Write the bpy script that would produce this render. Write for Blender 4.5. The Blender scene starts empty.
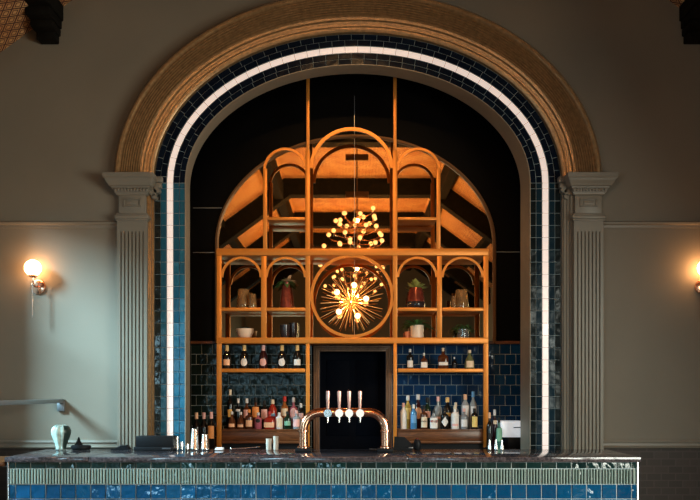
import bpy, bmesh, math, random
from mathutils import Vector, Matrix
random.seed(7)
PI = math.pi
SC = bpy.context.scene
COL = SC.collection
F, D, H, VX, VY = 908.0, 7.9, 1.59, 352.0, 391.0     # focal length (px), camera distance, eye height, vanishing point

def X(px, y): return (px - VX) * (D + y) / F
def Z(py, y): return H + (VY - py) * (D + y) / F
def S(y): return F / (D + y)

# ------------------------------------------------------------------ materials
def nmat(name):
    m = bpy.data.materials.new(name); m.use_nodes = True
    return m, m.node_tree.nodes, m.node_tree.links, m.node_tree.nodes['Principled BSDF']

def mat(name, col, rough=.5, metal=0., emis=None, es=0., trans=0., spec=.5, noise=0., nscale=8., bump=0., bscale=40., coat=0., ior=1.45):
    m, N, L, b = nmat(name)
    b.inputs['Base Color'].default_value = (*col, 1)
    b.inputs['Roughness'].default_value = rough
    b.inputs['Metallic'].default_value = metal
    b.inputs['Specular IOR Level'].default_value = spec
    b.inputs['Transmission Weight'].default_value = trans
    b.inputs['Coat Weight'].default_value = coat
    b.inputs['IOR'].default_value = ior
    if emis:
        b.inputs['Emission Color'].default_value = (*emis, 1); b.inputs['Emission Strength'].default_value = es
    tc = N.new('ShaderNodeTexCoord')
    if noise:
        n = N.new('ShaderNodeTexNoise'); n.inputs['Scale'].default_value = nscale; n.inputs['Detail'].default_value = 4
        L.new(tc.outputs['Object'], n.inputs['Vector'])
        r = N.new('ShaderNodeValToRGB')
        r.color_ramp.elements[0].position = .3; r.color_ramp.elements[1].position = .7
        r.color_ramp.elements[0].color = (*[c*(1-noise) for c in col], 1)
        r.color_ramp.elements[1].color = (*[min(1, c*(1+noise)) for c in col], 1)
        L.new(n.outputs['Fac'], r.inputs['Fac']); L.new(r.outputs['Color'], b.inputs['Base Color'])
    if bump:
        n2 = N.new('ShaderNodeTexNoise'); n2.inputs['Scale'].default_value = bscale; n2.inputs['Detail'].default_value = 3
        L.new(tc.outputs['Object'], n2.inputs['Vector'])
        bp = N.new('ShaderNodeBump'); bp.inputs['Strength'].default_value = bump; bp.inputs['Distance'].default_value = .01
        L.new(n2.outputs['Fac'], bp.inputs['Height']); L.new(bp.outputs['Normal'], b.inputs['Normal'])
    return m

def tile_mat(name, c0, c1, rough=.12, bump=.25, bscale=14.):
    """glazed hand made tile: colour varies from tile to tile through the 'rnd' face attribute"""
    m, N, L, b = nmat(name)
    at = N.new('ShaderNodeAttribute'); at.attribute_name = 'rnd'
    r = N.new('ShaderNodeValToRGB'); r.color_ramp.elements[0].color = (*c0, 1); r.color_ramp.elements[1].color = (*c1, 1)
    L.new(at.outputs['Fac'], r.inputs['Fac']); L.new(r.outputs['Color'], b.inputs['Base Color'])
    tc = N.new('ShaderNodeTexCoord')
    n = N.new('ShaderNodeTexNoise'); n.inputs['Scale'].default_value = bscale; n.inputs['Detail'].default_value = 1.5
    L.new(tc.outputs['Object'], n.inputs['Vector'])
    bp = N.new('ShaderNodeBump'); bp.inputs['Strength'].default_value = bump; bp.inputs['Distance'].default_value = .02
    L.new(n.outputs['Fac'], bp.inputs['Height']); L.new(bp.outputs['Normal'], b.inputs['Normal'])
    b.inputs['Roughness'].default_value = rough; b.inputs['Specular IOR Level'].default_value = .6
    return m

def wood_mat(name, c0, c1, rough=.4, scale=(1, 1, 12)):
    m, N, L, b = nmat(name)
    tc = N.new('ShaderNodeTexCoord'); mp = N.new('ShaderNodeMapping'); mp.inputs['Scale'].default_value = scale
    n = N.new('ShaderNodeTexNoise'); n.inputs['Scale'].default_value = 4; n.inputs['Detail'].default_value = 6; n.inputs['Distortion'].default_value = 1.2
    r = N.new('ShaderNodeValToRGB'); r.color_ramp.elements[0].position = .35; r.color_ramp.elements[1].position = .68
    r.color_ramp.elements[0].color = (*c0, 1); r.color_ramp.elements[1].color = (*c1, 1)
    L.new(tc.outputs['Object'], mp.inputs['Vector']); L.new(mp.outputs['Vector'], n.inputs['Vector'])
    L.new(n.outputs['Fac'], r.inputs['Fac']); L.new(r.outputs['Color'], b.inputs['Base Color'])
    b.inputs['Roughness'].default_value = rough
    return m

def stone_mat(name):
    m, N, L, b = nmat(name)
    tc = N.new('ShaderNodeTexCoord')
    n = N.new('ShaderNodeTexNoise'); n.inputs['Scale'].default_value = 55; n.inputs['Detail'].default_value = 8; n.inputs['Roughness'].default_value = .7
    r = N.new('ShaderNodeValToRGB'); r.color_ramp.elements[0].position = .4; r.color_ramp.elements[1].position = .7
    r.color_ramp.elements[0].color = (.026, .023, .027, 1); r.color_ramp.elements[1].color = (.17, .135, .145, 1)
    L.new(tc.outputs['Object'], n.inputs['Vector']); L.new(n.outputs['Fac'], r.inputs['Fac']); L.new(r.outputs['Color'], b.inputs['Base Color'])
    b.inputs['Roughness'].default_value = .09
    b.inputs['Specular IOR Level'].default_value = .75
    return m

def lattice_mat(name):
    """ceiling lining: nested diamond lattice, dark lines on warm cream (uv in metres)"""
    m, N, L, b = nmat(name)
    uv = N.new('ShaderNodeUVMap'); uv.uv_map = 'UVMap'
    sp = N.new('ShaderNodeSeparateXYZ'); L.new(uv.outputs['UV'], sp.inputs['Vector'])
    def M(op, a, c=None):
        n = N.new('ShaderNodeMath'); n.operation = op
        for k, v in enumerate((a, c)):
            if v is None: continue
            if isinstance(v, (int, float)): n.inputs[k].default_value = v
            else: L.new(v, n.inputs[k])
        return n.outputs[0]
    k = 8.0
    a = M('MULTIPLY', M('ADD', sp.outputs['X'], sp.outputs['Y']), k)
    c = M('MULTIPLY', M('SUBTRACT', sp.outputs['X'], sp.outputs['Y']), k)
    fa = M('ABSOLUTE', M('SUBTRACT', M('FRACT', a), .5)); fc = M('ABSOLUTE', M('SUBTRACT', M('FRACT', c), .5))
    mx = M('MAXIMUM', fa, fc)
    l1 = M('GREATER_THAN', mx, .405)
    l2 = M('MULTIPLY', M('GREATER_THAN', mx, .20), M('LESS_THAN', mx, .31))
    ln = M('MAXIMUM', l1, l2)
    nz = N.new('ShaderNodeTexNoise'); nz.inputs['Scale'].default_value = 3.0; L.new(uv.outputs['UV'], nz.inputs['Vector'])
    r = N.new('ShaderNodeValToRGB'); r.color_ramp.elements[0].position = .35; r.color_ramp.elements[1].position = .65
    r.color_ramp.elements[0].color = (.52, .24, .085, 1); r.color_ramp.elements[1].color = (.70, .43, .20, 1)
    L.new(nz.outputs['Fac'], r.inputs['Fac'])
    mix = N.new('ShaderNodeMix'); mix.data_type = 'RGBA'
    L.new(ln, mix.inputs['Factor']); L.new(r.outputs['Color'], mix.inputs['A'])
    mix.inputs['B'].default_value = (.10, .03, .016, 1)
    L.new(mix.outputs['Result'], b.inputs['Base Color']); b.inputs['Roughness'].default_value = .7
    return m

def panel_mat(name):
    """dark lower wall: faint brick-like blocks"""
    m, N, L, b = nmat(name)
    tc = N.new('ShaderNodeTexCoord'); mp = N.new('ShaderNodeMapping'); mp.inputs['Rotation'].default_value = (PI/2, 0, 0)
    br = N.new('ShaderNodeTexBrick'); br.inputs['Scale'].default_value = 4
    br.inputs['Color1'].default_value = (.060, .046, .040, 1); br.inputs['Color2'].default_value = (.045, .036, .031, 1)
    br.inputs['Mortar'].default_value = (.072, .056, .05, 1); br.inputs['Mortar Size'].default_value = .02
    L.new(tc.outputs['Object'], mp.inputs['Vector']); L.new(mp.outputs['Vector'], br.inputs['Vector'])
    L.new(br.outputs['Color'], b.inputs['Base Color']); b.inputs['Roughness'].default_value = .6
    return m

M_WALL = mat('taupe wall paint', (.215, .187, .147), .62, noise=.05, nscale=1.5, bump=.06, bscale=90)
M_TRIM = mat('taupe trim paint', (.215, .190, .153), .40, bump=.03, bscale=60)
M_LOW = panel_mat('dark lower wall')
M_ARCH = mat('bronzed arch moulding', (.36, .215, .10), .32, metal=.35, noise=.25, nscale=30, bump=.15, bscale=70)
M_REVEAL = mat('reveal paint', (.34, .285, .22), .5, noise=.06)
M_BLACK = mat('black alcove panel', (.0022, .0022, .0026), .5, spec=.06)
M_CEIL = lattice_mat('lattice ceiling lining')
M_BEAM = mat('dark stained beam', (.009, .0075, .006), .8, spec=.1, noise=.3, nscale=10)
M_FLOOR = wood_mat('floor boards', (.07, .04, .022), (.14, .085, .05), .35, (8, .7, 1))
M_GROUT = mat('pale grout', (.42, .48, .50), .7)
M_GROUTD = mat('dark grout', (.30, .36, .38), .7)
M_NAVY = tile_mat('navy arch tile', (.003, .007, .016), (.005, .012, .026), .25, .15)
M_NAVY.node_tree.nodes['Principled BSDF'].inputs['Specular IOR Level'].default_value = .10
M_JAMB = tile_mat('lit jamb tile', (.008, .085, .145), (.014, .13, .20), .2, .25, 12)  # left jamb: daylight on the tile put into a brighter blue
M_JAMBR = tile_mat('shaded jamb tile', (.003, .018, .032), (.006, .030, .048), .2, .25, 12)  # same tile on the right jamb, shade put into a darker colour
M_JAMBRD = tile_mat('shaded edge tile', (.004, .009, .010), (.007, .014, .016), .2, .25, 12)  # edge tile copy for the right jamb, shade put into its colour
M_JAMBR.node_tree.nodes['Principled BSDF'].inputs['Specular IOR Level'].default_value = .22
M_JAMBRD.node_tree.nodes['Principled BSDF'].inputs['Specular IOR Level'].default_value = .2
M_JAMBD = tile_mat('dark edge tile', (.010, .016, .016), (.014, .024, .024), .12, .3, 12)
M_WHITE = tile_mat('white stripe tile with added glow', (.86, .78, .75), (.92, .84, .81), .2, .05)
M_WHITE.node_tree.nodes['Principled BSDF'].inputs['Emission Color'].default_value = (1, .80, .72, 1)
M_WHITE.node_tree.nodes['Principled BSDF'].inputs['Emission Strength'].default_value = .42  # glow added to brighten the stripe, no lamp behind it
M_BLUE = tile_mat('blue counter tile', (.002, .062, .15), (.004, .09, .20), .08, .5, 16)
M_DARKT = tile_mat('dark green counter tile', (.006, .022, .022), (.010, .036, .034), .08, .5, 16)
M_RIB = tile_mat('ribbed sage tile', (.22, .29, .26), (.30, .37, .335), .3, .1, 30)
M_SBLUE = tile_mat('blue splashback tile', (.004, .028, .080), (.007, .048, .125), .12, .3, 12)
M_SGREEN = tile_mat('bottle green splashback tile', (.005, .011, .010), (.010, .020, .018), .16, .3, 14)
M_SGREEN.node_tree.nodes['Principled BSDF'].inputs['Specular IOR Level'].default_value = .25
M_STONE = stone_mat('dark polished stone')
M_BRASS = mat('orange gold frame', (.66, .255, .042), .4, metal=.3, bump=.04, bscale=60)
M_MFRAME = mat('dark bronze mirror frame', (.24, .13, .06), .4, metal=.5)
M_WOODF = wood_mat('reddish bar wood', (.085, .030, .010), (.18, .068, .023), .35, (1.2, 6, 10))
M_WOODD = wood_mat('dark door wood', (.11, .058, .030), (.22, .12, .065), .4, (8, 8, 1))
M_DOORD = mat('dark navy door paint', (.0020, .0035, .008), .6, spec=.05)
M_COPPER = mat('polished copper', (.93, .50, .33), .18, metal=1)
M_STEEL = mat('brushed steel', (.78, .76, .74), .25, metal=1)
M_STEELD = mat('dull rail metal', (.30, .32, .34), .4, metal=.8)
M_BLK = mat('black plastic', (.010, .011, .013), .5, spec=.25)
M_BLKG = mat('grey plastic strip', (.07, .075, .085), .35)
M_WHT = mat('white plastic', (.92, .93, .95), .35)
M_CREAM = mat('cream ceramic', (.72, .62, .52), .35)
M_BULB = mat('glowing bulb', (1, .8, .5), .3, emis=(1, .62, .34), es=1.7)
M_BULBS = mat('glowing lamp bulb', (1, .8, .5), .3, emis=(1, .62, .30), es=2.6)
M_GLOBE = mat('glowing opal globe', (1, .9, .8), .3, emis=(1, .50, .20), es=27)
M_RAY = mat('golden ray metal', (.95, .58, .24), .3, metal=.85)
M_LEAF = mat('green leaf', (.08, .18, .05), .5, noise=.4, nscale=30)
M_LEAFP = mat('pale succulent leaf', (.36, .40, .12), .5, noise=.3, nscale=30)
M_LEAFD = mat('dark foliage', (.012, .022, .012), .5)
M_PETAL = mat('dusty cream petal', (.42, .30, .19), .6)
M_AMBER = mat('amber glass', (.90, .52, .24), .08, trans=.75, noise=.3, nscale=14)
M_AMBERD = mat('smoky dark glass', (.05, .04, .045), .1, trans=.35)
M_REDV = mat('red copper glaze', (.20, .045, .028), .25, metal=.3, noise=.35, nscale=22)
M_GLASSC = mat('clear glass', (.80, .86, .88), .05, trans=.85)
M_SOIL = mat('potting soil', (.02, .014, .01), .9)

# ------------------------------------------------------------------ mesh building
class MB:
    def __init__(s): s.v = []; s.f = []; s.r = {}; s.mi = {}
    def add(s, vs, fs, rnd=None, mi=None):
        o = len(s.v); s.v += [tuple(v) for v in vs]
        for f in fs:
            if rnd is not None: s.r[len(s.f)] = rnd
            if mi is not None: s.mi[len(s.f)] = mi
            s.f.append([o + i for i in f])
        return s
    def box(s, x0, x1, y0, y1, z0, z1, c=0.0):
        x0, x1 = min(x0, x1), max(x0, x1); y0, y1 = min(y0, y1), max(y0, y1); z0, z1 = min(z0, z1), max(z0, z1)
        if c <= 0:
            return s.add([(x, y, z) for z in (z0, z1) for y in (y0, y1) for x in (x0, x1)],
                         [(0, 2, 3, 1), (4, 5, 7, 6), (0, 1, 5, 4), (2, 6, 7, 3), (0, 4, 6, 2), (1, 3, 7, 5)])
        b = bmesh.new(); bmesh.ops.create_cube(b, size=1)
        for v in b.verts: v.co = Vector((x0 if v.co.x < 0 else x1, y0 if v.co.y < 0 else y1, z0 if v.co.z < 0 else z1))
        bmesh.ops.bevel(b, geom=b.edges[:], offset=min(c, .45*min(x1-x0, y1-y0, z1-z0)), segments=2, profile=.5, affect='EDGES')
        return s.bm(b)
    def bm(s, b, mtx=None):
        b.verts.index_update()
        s.add([(mtx @ v.co if mtx else v.co) for v in b.verts], [[v.index for v in f.verts] for f in b.faces]); b.free()
        return s
    def sphere(s, c, r, u=16, v=10, sc=(1, 1, 1)):
        b = bmesh.new(); bmesh.ops.create_uvsphere(b, u_segments=u, v_segments=v, radius=r)
        return s.bm(b, Matrix.Translation(c) @ Matrix.Diagonal((*sc, 1)))
    def rings(s, rings, cap=True, closed=True):
        n = len(rings[0]); vs = [p for r in rings for p in r]; fs = []
        for i in range(len(rings)-1):
            for j in range(n if closed else n-1):
                k = (j+1) % n
                fs.append((i*n+j, i*n+k, (i+1)*n+k, (i+1)*n+j))
        if cap:
            fs.append(tuple(range(n-1, -1, -1))); fs.append(tuple((len(rings)-1)*n + j for j in range(n)))
        return s.add(vs, fs)
    def tube(s, pts, rad, n=10, cap=True):
        pts = [Vector(p) for p in pts]; rs = rad if isinstance(rad, (list, tuple)) else [rad]*len(pts)
        t0 = (pts[1]-pts[0]).normalized(); up = Vector((0, 0, 1)) if abs(t0.z) < .9 else Vector((0, 1, 0))
        nrm = (up - t0*up.dot(t0)).normalized(); R = []
        for i, p in enumerate(pts):
            t = (pts[min(i+1, len(pts)-1)] - pts[max(i-1, 0)]).normalized()
            nrm = (nrm - t*nrm.dot(t)).normalized(); bi = t.cross(nrm)
            R.append([p + (nrm*math.cos(2*PI*j/n) + bi*math.sin(2*PI*j/n))*rs[i] for j in range(n)])
        return s.rings(R, cap)
    def lathe(s, prof, c=(0, 0, 0), n=20, cap=True, sq=0., ribs=0, rd=0.):
        R = []
        for r, z in prof:
            ring = []
            for j in range(n):
                a = 2*PI*j/n; q = 1.
                if sq: q = 1/((abs(math.cos(a))**sq + abs(math.sin(a))**sq)**(1/sq))
                if ribs: q *= 1 - rd + rd*abs(math.cos(a*ribs/2))
                ring.append((c[0]+r*q*math.cos(a), c[1]+r*q*math.sin(a), c[2]+z))
            R.append(ring)
        return s.rings(R, cap)
    def prism_xz(s, poly, y0, y1):
        n = len(poly); vs = [(x, y0, z) for x, z in poly] + [(x, y1, z) for x, z in poly]
        fs = [tuple(range(n)), tuple(range(2*n-1, n-1, -1))] + [(i, n+i, n+(i+1) % n, (i+1) % n) for i in range(n)]
        return s.add(vs, fs)
    def build(s, name, m, parent=None, smooth=35, loc=None):
        me = bpy.data.meshes.new(name); me.from_pydata(s.v, [], s.f)
        for mm in (m if isinstance(m, (list, tuple)) else [m]): me.materials.append(mm)
        if s.mi:
            for i, k in s.mi.items(): me.polygons[i].material_index = k
        if s.r:
            a = me.attributes.new('rnd', 'FLOAT', 'FACE')
            for i, k in s.r.items(): a.data[i].value = k
        b = bmesh.new(); b.from_mesh(me); bmesh.ops.recalc_face_normals(b, faces=b.faces[:]); b.to_mesh(me); b.free()
        if smooth:
            for p in me.polygons: p.use_smooth = True
            me.set_sharp_from_angle(angle=math.radians(smooth))
        o = bpy.data.objects.new(name, me); COL.objects.link(o)
        if parent: o.parent = parent
        if loc: o.location = loc
        return o

def tag(o, label=None, cat=None, group=None, kind=None):
    if label: o['label'] = label
    if cat: o['category'] = cat
    if group: o['group'] = group
    if kind: o['kind'] = kind
    return o
def thing(name, label, cat, loc=(0, 0, 0), group=None):
    o = bpy.data.objects.new(name, None); o.empty_display_size = .1; COL.objects.link(o); o.location = loc
    return tag(o, label, cat, group)
def struct(o): o['kind'] = 'structure'; return o
def copy_tree(o, parent=None):
    c = o.copy(); COL.objects.link(c)
    if parent: c.parent = parent
    for ch in list(o.children): copy_tree(ch, c)
    return c

# ------------------------------------------------------------------ arch curve
AC, AA, AB, AZ = .050, 1.508, 1.033, 3.411      # centre x, half width, rise, springing height (front of the opening)
def arch_pt(th, o, c=AC, a=AA, b=AB, z=AZ):
    """th 0..pi from left springing to right springing, offset o outwards"""
    ct, st = -math.cos(th), math.sin(th)
    nx, nz = ct/a, st/b; l = math.hypot(nx, nz)
    return (c + a*ct + o*nx/l, z + b*st + o*nz/l)
def arch_path(o, zbot, n=72, **k):
    p = [arch_pt(PI*i/n, o, **k) for i in range(n+1)]
    return [(p[0][0], zbot)] + p + [(p[-1][0], zbot)]

# ------------------------------------------------------------------ room shell
RX0, RX1, RYB = -3.35, 3.67, -19.0
AX = .16
ZC, FW, SL = 5.79, 1.5, .73
ZE0 = ZC - SL*(AX - FW - RX0); ZE1 = ZC - SL*(RX1 - AX - FW)

def wall_with_holes(outer, holes, tf):
    b = bmesh.new(); es = []
    for loop in [outer] + holes:
        vs = [b.verts.new(tf(*p)) for p in loop]
        es += [b.edges.new((vs[i], vs[(i+1) % len(vs)])) for i in range(len(vs))]
    bmesh.ops.triangle_fill(b, edges=es, use_beauty=True)
    mb = MB(); mb.bm(b); return mb

gable = [(RX0, 0), (RX0, ZE0), (AX-FW, ZC), (AX+FW, ZC), (RX1, ZE1), (RX1, 0)]
hole = arch_path(.285, 0)
outer = [(RX0, 0), (RX0, ZE0), (AX-FW, ZC), (AX+FW, ZC), (RX1, ZE1), (RX1, 0), (hole[-1][0], 0)] + hole[::-1][1:]
struct(wall_with_holes(outer, [], lambda x, z: (x, 0, z)).build('wall_front', M_WALL, smooth=0))
BW = (-3.0, -1.1, .8, 2.6)
struct(wall_with_holes(gable, [[(BW[0], BW[2]), (BW[1], BW[2]), (BW[1], BW[3]), (BW[0], BW[3])]], lambda x, z: (x, RYB, z)).build('wall_back', M_WALL, smooth=0))
WINS = [(-.48, -2.7, .95, 3.38), (-7.9, -10.3, .8, 2.65), (-11.6, -14.2, .8, 2.65)]
lw = wall_with_holes([(0, 0), (RYB, 0), (RYB, ZE0), (0, ZE0)],
                     [[(y0, z0), (y1, z0), (y1, z1), (y0, z1)] for y0, y1, z0, z1 in WINS], lambda y, z: (RX0, y, z))
struct(lw.build('wall_left', M_WALL, smooth=0))
RWINS = [(-3.2, -5.6, 1.0, 3.1), (-5.9, -7.7, 1.0, 3.1)]
struct(wall_with_holes([(0, 0), (RYB, 0), (RYB, ZE1), (0, ZE1)], [[(y0, z0), (y1, z0), (y1, z1), (y0, z1)] for y0, y1, z0, z1 in RWINS], lambda y, z: (RX1, y, z)).build('wall_right', M_WALL, smooth=0))
struct(MB().add([(RX0, 1.6, 0), (RX1, 1.6, 0), (RX1, RYB, 0), (RX0, RYB, 0)], [range(4)]).build('floor', M_FLOOR, smooth=0))
for i, (y0, y1, z0, z1) in enumerate(WINS+RWINS):
    w = thing('window_%d' % (i+1), None, None, (RX0 if i < 3 else RX1+.1, (y0+y1)/2, z0)); struct(w)
    mb = MB(); hw, hh = abs(y1-y0)/2, z1-z0
    for a in ((-hw, -hw+.06, 0, hh), (hw-.06, hw, 0, hh), (-hw, hw, 0, .06), (-hw, hw, hh-.06, hh)):
        mb.box(-.10, 0, a[0], a[1], a[2], a[3], .006)
    mb.box(-.07, -.03, -.02, .02, 0, hh); mb.box(-.07, -.03, -hw, hw, hh*.62, hh*.62+.04)
    mb.build('window_frame', M_TRIM, w)

w = thing('window_%d' % (len(WINS+RWINS)+1), None, None, ((BW[0]+BW[1])/2, RYB, BW[2])); struct(w)
mb = MB(); hw, hh = (BW[1]-BW[0])/2, BW[3]-BW[2]
for a in ((-hw, -hw+.06, 0, hh), (hw-.06, hw, 0, hh), (-hw, hw, 0, .06), (-hw, hw, hh-.06, hh), (-.02, .02, 0, hh), (-hw, hw, hh*.62, hh*.62+.04)):
    mb.box(a[0], a[1], -.10, 0, a[2], a[3], .006)
mb.build('window_frame', M_TRIM, w)

# ceiling: two slopes and a flat strip, uv in metres
def ceiling():
    pr = [(RX0, ZE0), (AX-FW, ZC), (AX+FW, ZC), (RX1, ZE1)]
    me = bpy.data.meshes.new('ceiling'); vs = []; fs = []; uv = []; s = 0
    for i in range(3):
        (xa, za), (xb, zb) = pr[i], pr[i+1]; l = math.hypot(xb-xa, zb-za)
        o = len(vs); vs += [(xa, 0, za), (xb, 0, zb), (xb, RYB, zb), (xa, RYB, za)]; fs.append((o, o+1, o+2, o+3))
        uv += [(0, s), (0, s+l), (RYB, s+l), (RYB, s)]; s += l
    me.from_pydata(vs, [], fs); u = me.uv_layers.new(name='UVMap')
    for i, q in enumerate(uv): u.data[i].uv = q
    me.materials.append(M_CEIL)
    o = bpy.data.objects.new('ceiling', me); COL.objects.link(o); return struct(o)
ceiling()
# trusses across the room (seen in the mirror)
tn = 1
for yb in (-1.6, -4.75, -8.55, -11.95, -14.7, -17.4):
    mb = MB(); h = .33
    pr = [(RX0, ZE0), (AX-FW, ZC), (AX+FW, ZC), (RX1, ZE1)]
    lo = [(RX0, ZE0-.42), (AX-FW+.12, ZC-h), (AX+FW-.12, ZC-h), (RX1, ZE1-.42)]
    for i in range(3):
        mb.prism_xz([pr[i], pr[i+1], lo[i+1], lo[i]], yb-.16, yb+.16)
    struct(mb.build('trim_%d' % tn, M_BEAM, smooth=0)); tn += 1
for xx in (AX-FW-.10, AX+FW+.10):
    struct(MB().box(xx-.09, xx+.09, -.0, RYB, ZC-.42, ZC-.10, .01).build('trim_%d' % tn, M_BEAM, smooth=0)); tn += 1
# roof purlins ending on the front wall with stepped corbels
for sx, px0, px1, lab in ((-1, 33, 60, 'dark roof beam end with stepped corbel in the upper left corner'),
                          (1, 683, 710, 'dark roof beam end with stepped corbel in the upper right corner')):
    xa, xb = X(px0, -.1), X(px1, -.1)
    t = thing('roof_beam', lab, 'beam', ((xa+xb)/2, 0, Z(37, -.1)), 'roof beams resting on corbels')
    w = (xb-xa)/2
    MB().box(-w, w, -.0, -18.9, .17, .60, .01).build('beam', M_BEAM, t)
    c = MB(); c.box(-w*.9, w*.9, -.002, -.34, .10, .175, .012); c.box(-w*.82, w*.82, -.002, -.24, .035, .10, .012)
    c.box(-w*.7, w*.7, -.002, -.13, -.03, .04, .012); c.build('corbel', M_BEAM, t)

# wall trims: upper picture rail, lower chair rail, dark lower wall
def rail_profile(x0, x1, prof):
    r = [[(x0, y, z) for y, z in prof], [(x1, y, z) for y, z in prof]]
    return MB().rings(r, True)
zr = Z(225, 0)
PIL = ((-2.024, -1.766), (1.912, 2.166))        # pilasters
for x0, x1 in ((RX0, PIL[0][0]), (PIL[1][1], RX1)):
    mb = rail_profile(x0, x1, [(0, zr-.028), (-.012, zr-.026), (-.014, zr-.004), (-.034, zr+.006), (-.038, zr+.018), (-.024, zr+.028), (0, zr+.03)])
    struct(mb.build('trim_%d' % tn, M_TRIM, smooth=20)); tn += 1
zl = Z(448, 0)
for x0, x1 in ((RX0, PIL[0][0]), (PIL[1][1], RX1)):
    mb = rail_profile(x0, x1, [(0, zl), (-.030, zl), (-.034, zl+.012), (-.020, zl+.022), (-.018, zl+.042), (-.028, zl+.05), (-.022, zl+.066), (0, zl+.07)])
    struct(mb.build('trim_%d' % tn, M_TRIM, smooth=20)); tn += 1
    struct(MB().box(x0, x1, 0, -.008, 0, zl).build('trim_%d' % tn, M_LOW, smooth=0)); tn += 1

# ------------------------------------------------------------------ alcove behind the arch
YB = .83
NX0, NX1, NZ = -1.66, 1.80, 4.85
a = MB(); a.add([(NX0, .06, 0), (NX0, YB, 0), (NX0, YB, NZ), (NX0, .06, NZ)], [range(4)])
struct(a.build('wall_alcove_left', M_BLACK, smooth=0))
a = MB(); a.add([(NX1, .06, 0), (NX1, YB, 0), (NX1, YB, NZ), (NX1, .06, NZ)], [range(4)])
struct(a.build('wall_alcove_right', M_BLACK, smooth=0))
struct(MB().add([(NX0, .06, NZ), (NX1, .06, NZ), (NX1, YB, NZ), (NX0, YB, NZ)], [range(4)]).build('ceiling_alcove', M_BLACK, smooth=0))
dx0, dx1, dz = X(319.5, YB), X(386, YB), Z(351.5, YB)
bo = [(NX0, 0), (dx0, 0), (dx0, dz), (dx1, dz), (dx1, 0), (NX1, 0), (NX1, NZ), (NX0, NZ)]
struct(wall_with_holes(bo, [], lambda x, z: (x, YB, z)).build('wall_alcove_back', M_BLACK, smooth=0))
# joints between the black panels
mb = MB()
for py, xa, xb in ((208, X(193, YB), X(222, YB)), (252.5, X(193, YB), X(217, YB)), (252, X(493, YB), X(520, YB))):
    mb.box(xa, xb, YB-.004, YB, Z(py, YB)-.003, Z(py, YB)+.003)
xs = X(354.5, YB); mb.box(xs-.002, xs+.002, YB-.004, YB, Z(138, YB), Z(96, YB))
struct(mb.build('trim_%d' % tn, M_STEELD, smooth=0)); tn += 1
# thin wood strip each side of the shelving
for xa, xb in ((NX0, X(216, .80)), (X(488, .80), NX1)):
    struct(MB().box(xa, xb, YB-.03, YB, Z(344, .80), Z(341, .80), .004).build('trim_%d' % tn, M_WOODF, smooth=0)); tn += 1
# doorway
d = thing('door_1', None, None, ((dx0+dx1)/2, YB, 0)); struct(d)
hw = (dx1-dx0)/2; mb = MB()
for (o, w, yy) in ((0, .022, -.010), (.022, .016, -.022), (.038, .02, -.014)):
    mb.box(-hw-o-w, -hw-o, yy, .10, 0, dz+o+w, .003); mb.box(hw+o, hw+o+w, yy, .10, 0, dz+o+w, .003)
    mb.box(-hw-o, hw+o, yy, .10, dz+o, dz+o+w, .003)
mb.build('door_frame', M_WOODD, d)
mb = MB(); mb.box(-hw, hw, .16, .20, 0, dz+.05)
for (xa, xb, za, zb) in ((-hw+.06, -.03, 1.15, dz-.08), (.03, hw-.06, 1.15, dz-.08), (-hw+.06, -.03, .2, 1.0), (.03, hw-.06, .2, 1.0)):
    mb.box(xa, xb, .152, .17, za, zb, .006)
mb.build('door_panel', M_DOORD, d)
mb = MB(); mb.tube([(hw-.07, .152, 1.02), (hw-.07, .11, 1.02), (hw-.16, .105, 1.02)], .008); mb.build('door_handle', M_STEELD, d)

# tile helpers ----------------------------------------------------------
def tile_quad(mb, p, y, th=.006, ins=.004, tilt=.0012):
    """p: four (x,z) corners counter-clockwise seen from -y; pillow-shaped tile standing proud of plane y"""
    cx = sum(q[0] for q in p)/4; cz = sum(q[1] for q in p)/4
    ta, tb = random.uniform(-tilt, tilt), random.uniform(-tilt, tilt)
    w = max(q[0] for q in p)-min(q[0] for q in p); h = max(q[1] for q in p)-min(q[1] for q in p)
    vs = [(q[0], y, q[1]) for q in p]
    for q in p:
        l = math.hypot(q[0]-cx, q[1]-cz); k = 1-ins/l
        x, z = cx+(q[0]-cx)*k, cz+(q[1]-cz)*k
        vs.append((x, y-th+ta*(x-cx)/max(w, .01)*2+tb*(z-cz)/max(h, .01)*2, z))
    mb.add(vs, [(4, 5, 6, 7), (0, 1, 5, 4), (1, 2, 6, 5), (2, 3, 7, 6), (3, 0, 4, 7)], random.random())
def tile_grid(mb, x0, x1, z0, z1, tw, th_, y, gap=.004, stagger=False, xoff=0., skip=None, **k):
    nz = int(math.ceil((z1-z0)/th_))
    for r in range(nz):
        za, zb = z1-(r+1)*th_, z1-r*th_; za = max(za, z0)
        x = x0 - (tw*.5 if stagger and r % 2 else 0) - xoff
        while x < x1-.004:
            a, b = max(x, x0), min(x+tw, x1)
            if b-a > .012 and zb-za > .012 and not (skip and skip((a+b)/2, (za+zb)/2)):
                tile_quad(mb, [(a+gap/2, za+gap/2), (b-gap/2, za+gap/2), (b-gap/2, zb-gap/2), (a+gap/2, zb-gap/2)], y, **k)
            x += tw

# splashbacks behind the bottle shelves
for lab, xa, xb, zt, m in (('dark bottle-green glazed tile splashback on the left of the doorway', X(191, YB), X(311.5, YB), Z(344, YB), M_SGREEN),
                           ('blue glazed square tile splashback on the right of the doorway', X(392, YB), X(524, YB), Z(344, YB), M_SBLUE)):
    t = thing('tile_splashback', lab, 'splashback', ((xa+xb)/2, YB, 0))
    hw_ = (xb-xa)/2
    MB().box(-hw_, hw_, -.006, -.001, 0, zt).build('grout_bed', M_GROUTD, t, smooth=0)
    mb = MB(); tile_grid(mb, -hw_, hw_, 0, zt, .1035, .0985, -.006, .004, True)
    mb.build('tile_field', m, t, smooth=0)

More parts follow.
